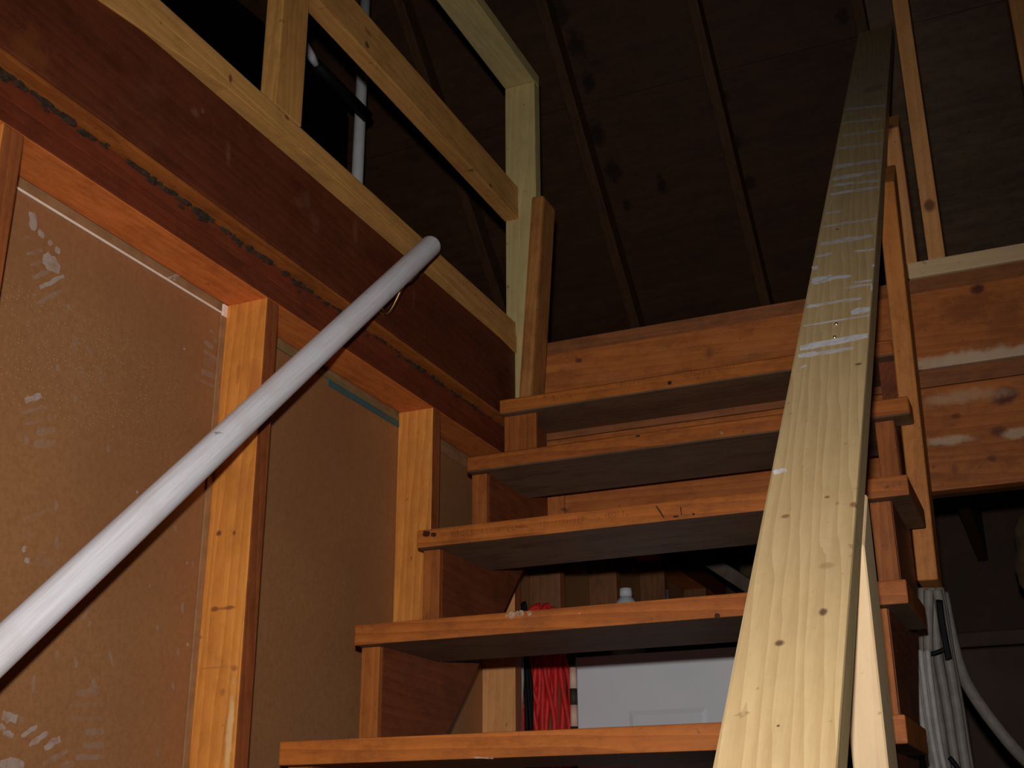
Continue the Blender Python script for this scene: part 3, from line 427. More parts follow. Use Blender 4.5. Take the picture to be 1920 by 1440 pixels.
# front edges of the sawn stringers are fresher wood: thin riser cleats nailed on them
for (y, z), (yp, zp) in zip(steps[6:], steps[5:]):
    if z > 1.0: continue
    for x0, x1 in ((-1.147, -1.110), (-.261, -.225)):
        bx('riser_cleat', x0, x1, y+.022, y+.0335, zp+.0005, z-TH-.001, M_cleat, st, 'z', .0015)
bx('riser_cleat', -1.157, -1.072, 2.597, 2.6095, .8175, .983, M_cleat, st, 'z', .002)
strokes('ink_stamp', [((-1.0722, 2.1466, 0.5845), (-1.0663, 2.1466, 0.5843), 0.0016), ((-1.0663, 2.1466, 0.5839), (-1.0662, 2.1466, 0.5745), 0.0016), ((-1.0721, 2.1466, 0.5751), (-1.0662, 2.1466, 0.575), 0.0016), ((-1.0722, 2.1466, 0.5845), (-1.0721, 2.1466, 0.5751), 0.0016), ((-1.0585, 2.1466, 0.5851), (-1.0584, 2.1466, 0.5739), 0.0016), ((-1.0621, 2.1466, 0.5855), (-1.055, 2.1466, 0.5852), 0.0016), ((-1.0508, 2.1466, 0.584), (-1.0449, 2.1466, 0.5839), 0.0016), ((-1.0449, 2.1466, 0.5834), (-1.0448, 2.1466, 0.5749), 0.0016), ((-1.0507, 2.1466, 0.5755), (-1.0448, 2.1466, 0.5754), 0.0016), ((-1.0508, 2.1466, 0.584), (-1.0507, 2.1466, 0.5755), 0.0016), ((-1.039, 2.1466, 0.5852), (-1.0389, 2.1466, 0.5741), 0.0016), ((-1.0389, 2.1466, 0.5741), (-1.0336, 2.1466, 0.574), 0.0016), ((-1.0284, 2.1466, 0.585), (-1.0283, 2.1466, 0.5743), 0.0016), ((-1.0044, 2.1466, 0.5847), (-1.0043, 2.1466, 0.5759), 0.0016), ((-0.995, 2.1466, 0.5859), (-0.995, 2.1466, 0.5745), 0.0016), ((-0.995, 2.1466, 0.5745), (-0.9898, 2.1466, 0.5744), 0.0016), ((-0.9857, 2.1466, 0.5852), (-0.9857, 2.1466, 0.575), 0.0016), ((-0.9857, 2.1466, 0.575), (-0.9805, 2.1466, 0.5749), 0.0016), ((-0.9776, 2.1466, 0.5847), (-0.9718, 2.1466, 0.5845), 0.0016), ((-0.9718, 2.1466, 0.5841), (-0.9718, 2.1466, 0.5749), 0.0016), ((-0.9776, 2.1466, 0.5755), (-0.9718, 2.1466, 0.5754), 0.0016), ((-0.9776, 2.1466, 0.5847), (-0.9776, 2.1466, 0.5755), 0.0016), ((-0.9672, 2.1466, 0.5848), (-0.9672, 2.1466, 0.575), 0.0016), ((-0.9488, 2.1466, 0.5828), (-0.9488, 2.1466, 0.5734), 0.0016), ((-0.9396, 2.1466, 0.5824), (-0.9397, 2.1466, 0.5752), 0.0016), ((-0.9397, 2.1466, 0.5752), (-0.9345, 2.1466, 0.5751), 0.0016), ((-0.8789, 2.1466, 0.584), (-0.8791, 2.1466, 0.5761), 0.0016), ((-0.8722, 2.1466, 0.5846), (-0.8666, 2.1466, 0.5844), 0.0016), ((-0.8666, 2.1466, 0.584), (-0.8668, 2.1466, 0.5752), 0.0016), ((-0.8723, 2.1466, 0.5758), (-0.8667, 2.1466, 0.5756), 0.0016), ((-0.8722, 2.1466, 0.5846), (-0.8723, 2.1466, 0.5758), 0.0016), ((-0.8633, 2.1466, 0.5838), (-0.8634, 2.1466, 0.5764), 0.0016), ((-0.8554, 2.1466, 0.5842), (-0.8556, 2.1466, 0.5761), 0.0016), ((-0.8476, 2.1466, 0.5854), (-0.8478, 2.1466, 0.575), 0.0016), ((-0.8398, 2.1466, 0.5854), (-0.8401, 2.1466, 0.5752), 0.0016), ((-0.8304, 2.1466, 0.5843), (-0.8306, 2.1466, 0.576), 0.0016), ((-0.8338, 2.1466, 0.5847), (-0.8271, 2.1466, 0.5844), 0.0016), ((-0.8244, 2.1466, 0.5849), (-0.8246, 2.1466, 0.5759), 0.0016), ((-0.8166, 2.1466, 0.5844), (-0.8168, 2.1466, 0.5765), 0.0016), ((-0.8089, 2.1466, 0.5857), (-0.8092, 2.1466, 0.5753), 0.0016), ((-0.8013, 2.1466, 0.5847), (-0.8015, 2.1466, 0.5764), 0.0016), ((-0.8015, 2.1466, 0.5764), (-0.7966, 2.1466, 0.5763), 0.0016), ((-0.792, 2.1466, 0.5847), (-0.7922, 2.1466, 0.5761), 0.0016), ((-0.7952, 2.1466, 0.5851), (-0.7887, 2.1466, 0.5848), 0.0016), ((-0.7594, 2.1466, 0.5825), (-0.7597, 2.1466, 0.5753), 0.0016), ((-0.7447, 2.1466, 0.5876), (-0.745, 2.1466, 0.5794), 0.0016), ((-0.7479, 2.1466, 0.5879), (-0.7415, 2.1466, 0.5876), 0.0016), ((-0.7387, 2.1466, 0.5882), (-0.7334, 2.1466, 0.5881), 0.0016), ((-0.7334, 2.1466, 0.5877), (-0.7337, 2.1466, 0.5786), 0.0016), ((-0.7391, 2.1466, 0.5792), (-0.7337, 2.1466, 0.579), 0.0016), ((-0.7387, 2.1466, 0.5882), (-0.7391, 2.1466, 0.5792), 0.0016), ((-0.7302, 2.1466, 0.5883), (-0.7248, 2.1466, 0.5881), 0.0016), ((-0.7248, 2.1466, 0.5877), (-0.7252, 2.1466, 0.5784), 0.0016), ((-0.7305, 2.1466, 0.5789), (-0.7252, 2.1466, 0.5788), 0.0016), ((-0.7302, 2.1466, 0.5883), (-0.7305, 2.1466, 0.5789), 0.0016), ((-0.719, 2.1466, 0.587), (-0.7193, 2.1466, 0.5795), 0.0016), ((-0.7222, 2.1466, 0.5873), (-0.7158, 2.1466, 0.5871), 0.0016), ((-0.7104, 2.1466, 0.5881), (-0.7108, 2.1466, 0.5783), 0.0016), ((-0.7136, 2.1466, 0.5884), (-0.7072, 2.1466, 0.5881), 0.0016), ((-0.7035, 2.1466, 0.588), (-0.7039, 2.1466, 0.5786), 0.0016), ((-0.7039, 2.1466, 0.5786), (-0.6991, 2.1466, 0.5785), 0.0016), ((-0.2239, 2.1466, 0.5844), (-0.225, 2.1466, 0.5747), 0.0016), ((-0.2135, 2.1466, 0.584), (-0.2144, 2.1466, 0.5758), 0.0016), ((-0.2028, 2.1466, 0.5858), (-0.2041, 2.1466, 0.5746), 0.0016), ((-1.0163, 2.5756, 1.009), (-1.0165, 2.5756, 0.9973), 0.0016), ((-1.0204, 2.5756, 1.0096), (-1.0121, 2.5756, 1.0089), 0.0016), ((-1.0069, 2.5756, 1.0093), (-1.0072, 2.5756, 0.9987), 0.0016), ((-0.9955, 2.5756, 1.0094), (-0.9958, 2.5756, 0.9995), 0.0016), ((-0.9958, 2.5756, 0.9995), (-0.9896, 2.5756, 0.9991), 0.0016), ((-0.9855, 2.5756, 1.011), (-0.9787, 2.5756, 1.0105), 0.0016), ((-0.9787, 2.5756, 1.0099), (-0.9789, 2.5756, 0.9983), 0.0016), ((-0.9858, 2.5756, 0.9993), (-0.9789, 2.5756, 0.9988), 0.0016), ((-0.9855, 2.5756, 1.011), (-0.9858, 2.5756, 0.9993), 0.0016), ((-0.9728, 2.5756, 1.0098), (-0.9731, 2.5756, 1.0011), 0.0016), ((-0.9731, 2.5756, 1.0011), (-0.9669, 2.5756, 1.0007), 0.0016), ((-0.9615, 2.5756, 1.0113), (-0.9618, 2.5756, 1.0005), 0.0016), ((-0.9503, 2.5756, 1.0109), (-0.9505, 2.5756, 1.0019), 0.0016), ((-0.939, 2.5756, 1.0128), (-0.9393, 2.5756, 1.0009), 0.0016), ((-0.9105, 2.5756, 1.0085), (-0.9108, 2.5756, 0.9987), 0.0016), ((-0.9108, 2.5756, 0.9987), (-0.9047, 2.5756, 0.9983), 0.0016), ((-0.8556, 2.5756, 1.016), (-0.8561, 2.5756, 1.0031), 0.0016), ((-0.8596, 2.5756, 1.0166), (-0.8516, 2.5756, 1.0159), 0.0016), ((-0.8443, 2.5756, 1.0158), (-0.8448, 2.5756, 1.0034), 0.0016), ((-0.8483, 2.5756, 1.0165), (-0.8403, 2.5756, 1.0158), 0.0016), ((-0.835, 2.5756, 1.0159), (-0.8355, 2.5756, 1.0042), 0.0016), ((-0.8218, 2.5756, 1.0162), (-0.8223, 2.5756, 1.0034), 0.0016), ((-0.8257, 2.5756, 1.0168), (-0.8179, 2.5756, 1.0161), 0.0016), ((-0.8126, 2.5756, 1.0157), (-0.8131, 2.5756, 1.0047), 0.0016), ((-0.8014, 2.5756, 1.0153), (-0.8019, 2.5756, 1.0052), 0.0016), ((-0.7916, 2.5756, 1.0164), (-0.785, 2.5756, 1.0159), 0.0016), ((-0.7851, 2.5756, 1.0154), (-0.7856, 2.5756, 1.0037), 0.0016), ((-0.7921, 2.5756, 1.0047), (-0.7856, 2.5756, 1.0042), 0.0016), ((-0.7916, 2.5756, 1.0164), (-0.7921, 2.5756, 1.0047), 0.0016), ((-0.7792, 2.5756, 1.0157), (-0.7797, 2.5756, 1.0051), 0.0016), ((-0.6894, 2.5756, 1.0142), (-0.6831, 2.5756, 1.0137), 0.0016), ((-0.6831, 2.5756, 1.0132), (-0.6836, 2.5756, 1.0046), 0.0016), ((-0.6899, 2.5756, 1.0056), (-0.6836, 2.5756, 1.0052), 0.0016), ((-0.6894, 2.5756, 1.0142), (-0.6899, 2.5756, 1.0056), 0.0016), ((-0.675, 2.5756, 1.014), (-0.6756, 2.5756, 1.0047), 0.0016), ((-0.6788, 2.5756, 1.0146), (-0.6712, 2.5756, 1.014), 0.0016), ((-0.6657, 2.5756, 1.0149), (-0.6663, 2.5756, 1.0044), 0.0016), ((-0.6526, 2.5756, 1.0152), (-0.6533, 2.5756, 1.0035), 0.0016), ((-0.6563, 2.5756, 1.0158), (-0.6488, 2.5756, 1.0151), 0.0016), ((-0.6434, 2.5756, 1.0149), (-0.644, 2.5756, 1.0042), 0.0016), ((-0.6322, 2.5756, 1.0154), (-0.633, 2.5756, 1.0037), 0.0016), ((-0.6129, 2.5756, 1.0204), (-0.6067, 2.5756, 1.0199), 0.0016), ((-0.6067, 2.5756, 1.0194), (-0.6075, 2.5756, 1.008), 0.0016), ((-0.6137, 2.5756, 1.009), (-0.6075, 2.5756, 1.0085), 0.0016), ((-0.6129, 2.5756, 1.0204), (-0.6137, 2.5756, 1.009), 0.0016), ((-0.5999, 2.5756, 1.0187), (-0.6005, 2.5756, 1.0097), 0.0016), ((-0.5894, 2.5756, 1.0188), (-0.5832, 2.5756, 1.0183), 0.0016), ((-0.5832, 2.5756, 1.0178), (-0.5839, 2.5756, 1.0084), 0.0016), ((-0.59, 2.5756, 1.0094), (-0.5839, 2.5756, 1.0089), 0.0016), ((-0.5894, 2.5756, 1.0188), (-0.59, 2.5756, 1.0094), 0.0016), ((-0.5745, 2.5756, 1.0182), (-0.5752, 2.5756, 1.0084), 0.0016), ((-0.5782, 2.5756, 1.0188), (-0.5708, 2.5756, 1.0181), 0.0016), ((-0.9333, 2.1466, 0.58), (-0.9061, 2.1466, 0.5792), 0.004), ((-0.2322, 2.1466, 0.5778), (-0.2213, 2.1466, 0.5784), 0.006)], (0, -1, 0), M_ink, st, .05)['label'] = 'faint illegible mill stamp'
strokes('crack', [((-0.6449, 2.1466, 0.5917), (-0.6306, 2.1466, 0.5665), 0.003), ((-0.5977, 2.1466, 0.5843), (-0.5966, 2.1466, 0.5679), 0.002), ((-0.6131, 2.1466, 0.5666), (-0.6028, 2.1466, 0.5665), 0.004), ((-1.1374, 2.1466, 0.5893), (-1.1215, 2.1466, 0.5865), 0.012), ((-1.1191, 2.1466, 0.5841), (-1.107, 2.1466, 0.5839), 0.009), ((-0.5762, 2.1466, 0.5677), (-0.5712, 2.1466, 0.5671), 0.004), ((-0.4875, 1.9156, 0.3378), (-0.479, 1.9156, 0.3355), 0.008), ((-0.7312, 2.5756, 0.9971), (-0.7222, 2.5756, 0.9983), 0.009), ((-0.7501, 2.3726, 0.8103), (-0.7406, 2.3726, 0.8102), 0.005)], (0, -1, 0), M_inkd, st, .1)
strokes('paint_smear', [((-0.852, 1.9156, 0.3663), (-0.8241, 1.9156, 0.366), 0.011), ((-0.8281, 1.9156, 0.3663), (-0.8182, 1.9156, 0.3673), 0.008), ((-0.8122, 1.9156, 0.366), (-0.8034, 1.9156, 0.3662), 0.007), ((-0.7184, 1.9156, 0.3588), (-0.7156, 1.9156, 0.3586), 0.003), ((-0.8155, 1.6996, 0.1194), (-0.7765, 1.6996, 0.1167), 0.003), ((-0.5679, 2.3726, 0.7922), (-0.5612, 2.3726, 0.7925), 0.006)], (0, -1, 0), M_paint, st, .3)

# ================================================================== BOARD HANDRAIL ON THE RIGHT
hr = empty('stair_handrail', (-.2, 1.5, -.5), 'wide flat pale plank handrail on posts, streaked white, right of the steps', 'handrail')
th = math.radians(45.0); S = Vector((0, math.cos(th), math.sin(th))); N = Vector((0, -math.sin(th), math.cos(th)))
D0 = -.7459; HT = .043
c = N*(D0-HT/2)+Vector((-.241, 0, 0))
rail = board('rail_board', c+S*.25, c+S*4.30, (1, 0, 0), .110, HT, M_rail, hr, .004)
def under(y): return (D0-HT+math.sin(th)*y)/math.cos(th)-.001
def rail_post(name, x0, x1, y0, y1, z0, mat, lean=0.):
    pts = [(y0, z0), (y1, z0), (y1, under(y1)), (y0, under(y0))]
    o = prism(name, pts, x0, x1, 'x', mat, hr, .002, 'z')
    if lean:
        R = Matrix.Rotation(lean, 4, 'Y'); M = WL[o.name]; o.matrix_basis = M @ (M.to_3x3().to_4x4().inverted() @ R @ M.to_3x3().to_4x4())
    return o
rail_post('post', -.222, -.184, 1.437, 1.52, -.0608, M_near)['label'] = 'pale cream post under the near end of the rail'
rail_post('post', -.214, -.176, 2.450, 2.538, .468, M_post, math.radians(1.05))
rail_post('post', -.203, -.163, HY, HY+.085, 1.2815, M_gpost)['label'] = 'upper rail post standing on the pale sole plate'
for p in [(-0.2376, 1.8106, 0.7564), (-0.2373, 1.7739, 0.7198)]:
    bm = bmesh.new(); bmesh.ops.create_uvsphere(bm, u_segments=10, v_segments=6, radius=.0032)
    o = mesh_obj('nail_head', bm, M_steel, None, (p[0], p[1], p[2]+CZ), None, True); reparent(o, hr)
strokes('tape_glare', [((-0.2884, 1.7598, 0.7056), (-0.1875, 1.7656, 0.7114), 0.0265), ((-0.2058, 1.7664, 0.7123), (-0.1875, 1.7678, 0.7136), 0.0122), ((-0.2163, 1.8377, 0.7835), (-0.1875, 1.8396, 0.7854), 0.0245), ((-0.2902, 1.8216, 0.7675), (-0.1875, 1.8209, 0.7668), 0.0066), ((-0.2903, 1.9585, 0.9044), (-0.2541, 1.9602, 0.9061), 0.0367), ((-0.2596, 1.9604, 0.9062), (-0.225, 1.9535, 0.8994), 0.0148), ((-0.2166, 1.9313, 0.8771), (-0.1875, 1.9281, 0.8739), 0.0086), ((-0.2945, 2.0049, 0.9508), (-0.2847, 2.0062, 0.952), 0.0221), ((-0.2902, 1.8783, 0.8241), (-0.2667, 1.8773, 0.8231), 0.0142), ((-0.2228, 2.0407, 0.9866), (-0.1875, 2.0353, 0.9812), 0.0097), ((-0.2921, 1.4904, 0.4363), (-0.2757, 1.4933, 0.4392), 0.0124), ((-0.2866, 2.3098, 1.2557), (-0.2398, 2.3053, 1.2511), 0.0186), ((-0.2884, 2.3885, 1.3344), (-0.2241, 2.3805, 1.3263), 0.0278), ((-0.2899, 2.4523, 1.3981), (-0.2479, 2.4475, 1.3933), 0.0297), ((-0.2857, 2.3543, 1.3001), (-0.2419, 2.3432, 1.2891), 0.0182), ((-0.2885, 1.739, 0.6848), (-0.2625, 1.7417, 0.6875), 0.0179), ((-0.1875, 1.8941, 0.8399), (-0.1875, 1.9142, 0.86), 0.003), ((-0.1877, 1.9726, 0.9184), (-0.1875, 1.9821, 0.9279), 0.005)], N, M_tapeglare, hr, .12)['label'] = 'flash glare painted white on torn tape'
strokes('tape_glare', [((-0.2861, 1.7383, 0.6842), (-0.2074, 1.7391, 0.6849), 0.0119), ((-0.2711, 1.8787, 0.8246), (-0.2025, 1.8761, 0.822), 0.0117), ((-0.2351, 1.9186, 0.8645), (-0.1875, 1.9145, 0.8603), 0.0097), ((-0.288, 2.0947, 1.0406), (-0.1921, 2.0892, 1.035), 0.021), ((-0.2892, 2.1643, 1.1101), (-0.1875, 2.1573, 1.1031), 0.0129), ((-0.289, 2.2218, 1.1676), (-0.2554, 2.2186, 1.1644), 0.0137), ((-0.2452, 2.3053, 1.2512), (-0.1875, 2.2956, 1.2414), 0.0181), ((-0.2476, 2.346, 1.2919), (-0.1875, 2.329, 1.2749), 0.0177), ((-0.2331, 2.3824, 1.3282), (-0.1875, 2.377, 1.3229), 0.0198), ((-0.2537, 2.4477, 1.3935), (-0.1875, 2.4332, 1.3791), 0.0243), ((-0.2909, 2.5611, 1.5069), (-0.1875, 2.5333, 1.4791), 0.0174), ((-0.2865, 2.6389, 1.5848), (-0.1875, 2.6119, 1.5578), 0.0187), ((-0.2834, 2.2432, 1.1891), (-0.2814, 2.3125, 1.2583), 0.0017), ((-0.2916, 2.0494, 0.9952), (-0.2628, 2.0483, 0.9942), 0.0144), ((-0.2827, 1.708, 0.6539), (-0.2739, 1.7137, 0.6595), 0.0061), ((-0.1909, 2.1334, 1.0792), (-0.1875, 2.1747, 1.1205), 0.0019), ((-0.2899, 2.7272, 1.673), (-0.1875, 2.6899, 1.6358), 0.0189), ((-0.2897, 2.8236, 1.7694), (-0.1875, 2.7835, 1.7293), 0.0254)], N, M_tapeglaref, hr, .2)['label'] = 'faint flash glare painted over tape'

# ================================================================== ROUND WHITE WALL RAIL
wr = empty('wall_handrail', (-1.1, .3, -.5), 'round white-painted pole handrail slanting up across the stud wall', 'handrail')
A = Vector((-1.1, 1.055, .209)); B = Vector((-1.1, 2.090, 1.208)); d = (B-A).normalized(); R0 = .0232
pts = [A-d*1.0, A, A+d*.5, A+d*1.0, B-d*.012, B-d*.006, B, B+d*.006, B+d*.010]
tube('pole', pts, [R0, R0, R0, R0, R0, R0*.96, R0*.86, R0*.62, R0*.3], M_white, wr, 28)
bk = empty('bracket', (-1.13, 2.0, 1.1)); bk.parent = wr; bk.matrix_parent_inverse = Matrix.Translation(wr.location).inverted()
def bracket(p, wallp, nm='bracket'):
    p = Vector(p); q = Vector(wallp)
    bm = bmesh.new(); c0 = q
    path = smooth_path([q-c0, q-c0+Vector((.022, 0, -.004)), p-c0+Vector((-.006, 0, -.03)), p-c0+Vector((0, 0, -R0-.002))], 5)
    tube_into(bm, path, .0038, 8)
    g = bmesh.ops.create_cone(bm, cap_ends=True, segments=14, radius1=.013, radius2=.011, depth=.004)
    bmesh.ops.rotate(bm, verts=g['verts'], cent=(0, 0, 0), matrix=Matrix.Rotation(math.pi/2, 3, 'Y'))
    g = bmesh.ops.create_cube(bm, size=1)
    for v in g['verts']:
        s = v.co.copy(); v.co = (p-c0)+d*s.x*.045+Vector((1, 0, 0))*s.y*.016+N*(s.z*.003)-N*(R0+.0005)
    for k in (-1, 1):
        g = bmesh.ops.create_uvsphere(bm, u_segments=8, v_segments=5, radius=.0032)
        for v in g['verts']: v.co = v.co+(p-c0)+d*k*.016-N*(R0+.0028)
    o = mesh_obj('bracket', bm, M_brass, None, (c0.x, c0.y, c0.z+CZ), None, True); reparent(o, wr); o['label'] = 'small brass rail bracket'
bpy.data.objects.remove(bk)
bracket((-1.1, 1.9874, 1.1089), (-1.1695, 2.0023, 1.0294))
bracket((-1.1, .70, -.134), (-1.199, .70, -.185))

# ================================================================== LOFT RAILING OVER THE LEFT WALL
lr = empty('loft_railing', (-1.18, 2.0, 1.242), 'two-rail wooden guard railing on top of the dark beam at left', 'railing')
bx('sole_plate', -1.222, -1.168, -2.1, 2.70, 1.242, 1.279, M_new, lr, 'y')
bx('post', -1.206, -1.168, 1.592, 1.678, 1.280, 2.010, M_new, lr, 'z')
bx('post', -1.206, -1.168, .15, .236, 1.280, 2.010, M_new, lr, 'z')
bx('newel_post', -1.197, -1.107, 2.702, 2.740, 1.03, 2.010, M_pale, lr, 'z')['label'] = 'pale end post'
bx('mid_rail', -1.199, -1.158, -2.1, 2.7005, 1.583, 1.680, M_new, lr, 'y')
# the mid rail passes the inner side of the post
bx('top_rail', -1.199, -1.107, -2.1, 2.740, 2.0115, 2.049, M_pale, lr, 'y')
sc_ = ((-1.1094, 2.657, 1.0225), (-1.0661, 2.657, 1.5896))
board('side_block', sc_[0], sc_[1], (0, 1, 0), .088, .036, M_block, lr, .009)['label'] = 'short leaning board nailed to the end post'

# ================================================================== GUARD RAILING ON THE HEADER AT RIGHT
gr = empty('loft_railing', (.2, HY+.03, 1.242), 'pale guard railing with close posts standing on the header right of the plank handrail', 'railing')
bx('sole_plate', -.186, 1.6, HY-.004, HY+.085, 1.2405, 1.281, M_near, gr, 'x')
for x, ww in ((-.138, .039), (.131, .039), (.40, .039), (.67, .039), (.94, .039)):
    bx('post', x, x+ww, HY, HY+.085, 1.2815, 2.22, M_gpost, gr, 'z')
bx('top_rail', -.139, 1.6, HY-.002, HY+.087, 2.2205, 2.2585, M_gpost, gr, 'x')

# ================================================================== LOFT: PIPES AND ADDED DARK SHEET
def pipe(x, y, z0, z1, r, label):
    t = empty('white_pipe', (x, y, z0), label, 'pipe', 'upright white pipes in the loft')
    tube('pipe', [(x, y, z0), (x, y, (z0+z1)/2), (x, y, z1)], r, M_pvc, t, 20)
pipe(-1.8268, 2.9500, 1.2395, 2.93, .019, 'upright white pipe behind the loft railing, crossed by the black pole')
pipe(-1.9805, 2.2000, 1.2395, 3.4, .019, 'upright white pipe at the far left top corner, ending in view at the railing')
bp_ = empty('black_pole', (-1.7808, 2.6131, 2.2021), 'black horizontal pole with a white tip crossing a white pipe in the loft', 'pole')
PA, PB_ = ((-1.7808, 2.6131, 2.2021), (-1.7808, 2.9194, 2.2021))
tube('pole', [PA, [(a+b)/2 for a, b in zip(PA, PB_)], PB_], .020, M_black, bp_, 14)
tube('tip', [(-1.7808, 2.5381, 2.2321), (-1.7808, 2.5481, 2.2281), (-1.7808, 2.5831, 2.2141), (-1.7808, 2.6131, 2.2021)], [.012, .014, .014, .010], M_pvc, bp_, 14)['label'] = 'white tip'
# black sheet added below the pole to stand in for the loft's darkness
nx = 34; bm = bmesh.new(); rows = []
y0s, y1s = -1.2, 2.8646
for j in range(8):
    row = []
    for i in range(nx):
        y = y0s+(y1s-y0s)*i/(nx-1); z = 1.2405+(PA[2]-.0-1.2405)*j/7
        row.append(bm.verts.new((.006*math.sin(y*19)+.004*math.sin(y*37+1), y, z)))
    rows.append(row)
for a, b in zip(rows, rows[1:]):
    for i in range(nx-1): bm.faces.new((a[i], a[i+1], b[i+1], b[i]))
g = bmesh.ops.solidify(bm, geom=bm.faces[:], thickness=.002)
o = mesh_obj('shade_sheet', bm, M_black, None, (PA[0]-.035, 0, CZ), None, True)
tag(o, 'black sheet added behind the loft railing posts for the unlit loft', 'sheet')

# ================================================================== UNDER THE LANDING
# red extension cord, hung in long loops
def coil(name, centre, top, bot, wx, wy, n, r, mat, seed, parent=None, lean=(0, 0)):
    rnd = random.Random(seed); cx, cy = centre; P = []
    for k in range(n):
        a = rnd.uniform(.35, 1.)*wx; b_ = rnd.uniform(-1, 1)*wy; t = top-rnd.uniform(0, .03); bt = bot+rnd.uniform(0, .10); sh = rnd.uniform(-.35, .35)*wx
        cyc = [(-1*a, .5), (-.9*a, .3), (-.75*a, .12), (0, 0), (.75*a, .12), (.9*a, .3), (a, .5), (.95*a, .7), (.75*a, .9), (.2*a, 1.0), (-.55*a, .92), (-.9*a, .72)]
        for u, v in cyc:
            z = bt+(t-bt)*v; f = (top-z)/max(1e-6, top-bot)
            P.append((cx+sh+u*(.55+.45*math.sin(math.pi*min(1, max(0, v))))+lean[0]*f+.16*wx*math.sin(9*v+k*2.1)+rnd.uniform(-.003, .003), cy+b_+.012*k*0+rnd.uniform(-.003, .003)+lean[1]*f+(.4*wy if u > 0 else -.4*wy), z))
    return tube(name, smooth_path(P, 4), r, mat, parent, 8)
o = coil('extension_cord', (-1.2226, 2.98), .60, -.1, .056, .03, 9, .0072, M_red, 3)
tag(o, 'red extension cord hanging in long loops under the steps', 'cord')
o = coil('power_cord', (-1.2494, 2.9), .585, -.1, .022, .010, 3, .0055, M_black, 11)
tag(o, 'black cord hanging left of the red loops by a pale stud', 'cord')
o = coil('thin_rope', (-1.241, 2.858), .56, -.05, .012, .006, 1, .0042, M_grey2, 5)
tag(o, 'thin whitish rope between the black cord and the red loops', 'rope')
# striped pole
px_, py_ = (-1.1181, 2.93)
sp = empty('striped_pole', (px_, py_, FZ), 'pole painted in dark and peach bands beside the red cord', 'pole')
zt = 0.4667
tube('cap', [(px_, py_, zt-.012), (px_, py_, zt-.003), (px_, py_, zt)], [.011, .010, .004], M_grey, sp, 14)
z = zt-.013; k = 0
while z > FZ+.002:
    z2 = max(z-(.040 if k % 2 == 0 else .052), FZ+.001)
    tube('band', [(px_, py_, z), (px_, py_, z2+.0004)], .0095, M_darkband if k % 2 == 0 else M_peach, sp, 14)
    z = z2; k += 1
# white cabinet
cb = empty('white_cabinet', (-.9, 3.35, FZ), 'tall white cabinet with a raised-panel door standing under the landing', 'cabinet')
cx0, cx1, cy, cz = (-1.1743, -0.7143, 3.1, 0.4638)
bx('body', cx0, cx1, cy+.022, cy+.42, FZ, cz-.002, M_cab, cb, 'z', .004)
dr = bx('door', cx0, cx1, cy, cy+.02, FZ+.05, cz, M_cab, cb, 'z', .003)
def raised(x0, x1, z0, z1):
    bm = bmesh.new(); dep = -.004
    L = [(0, 0), (.012, -.004), (.020, -.004), (.045, dep*1.3)]
    rings = []
    for ins, yy in L:
        rings.append([bm.verts.new(v) for v in ((x0+ins, yy, z0+ins), (x1-ins, yy, z0+ins), (x1-ins, yy, z1-ins), (x0+ins, yy, z1-ins))])
    for a, b in zip(rings, rings[1:]):
        for i in range(4): bm.faces.new((a[i], a[(i+1) % 4], b[(i+1) % 4], b[i]))
    bm.faces.new(rings[-1])
    bmesh.ops.recalc_face_normals(bm, faces=bm.faces[:])
    for f in bm.faces:
        if f.normal.y > 0: f.normal_flip()
    o = mesh_obj('raised_panel', bm, M_cab, None, (0, cy, CZ)); reparent(o, dr)
pz = (-1.0306, -0.8253, 0.3182)
raised(pz[0], pz[1], pz[2]-.62, pz[2]); raised(pz[0], pz[1], pz[2]-1.35, pz[2]-.72)
tube('handle', smooth_path([(cx0+.035, cy-.001, -.32), (cx0+.035, cy-.03, -.31), (cx0+.035, cy-.03, -.22), (cx0+.035, cy-.001, -.21)], 4), .005, M_pvc, dr, 8)
# jug on the cabinet
jx, jy, jz = (-1.0932, 3.3, 0.6769)
jg = empty('plastic_jug', (jx, jy, cz), 'white plastic jug standing on top of the white cabinet', 'jug')
H = jz-cz
tube('body', [(jx, jy, cz), (jx, jy, cz+.004), (jx, jy, cz+H*.6), (jx, jy, cz+H*.78), (jx, jy, cz+H*.9)], [.045, .05, .05, .035, .016], M_pvc, jg, 18)
tube('cap', [(jx, jy, cz+H*.9), (jx, jy, cz+H)], .018, M_pvc, jg, 14)
# thin rod leaning by the wall studs
rx, ry = (-1.17, 3.976)
tag(tube('thin_rod', [(rx, ry, FZ), (rx, ry, 0), (rx, ry, .80)], .006, M_grey, None, 8), 'thin grey rod standing upright behind the second and third steps', 'rod')
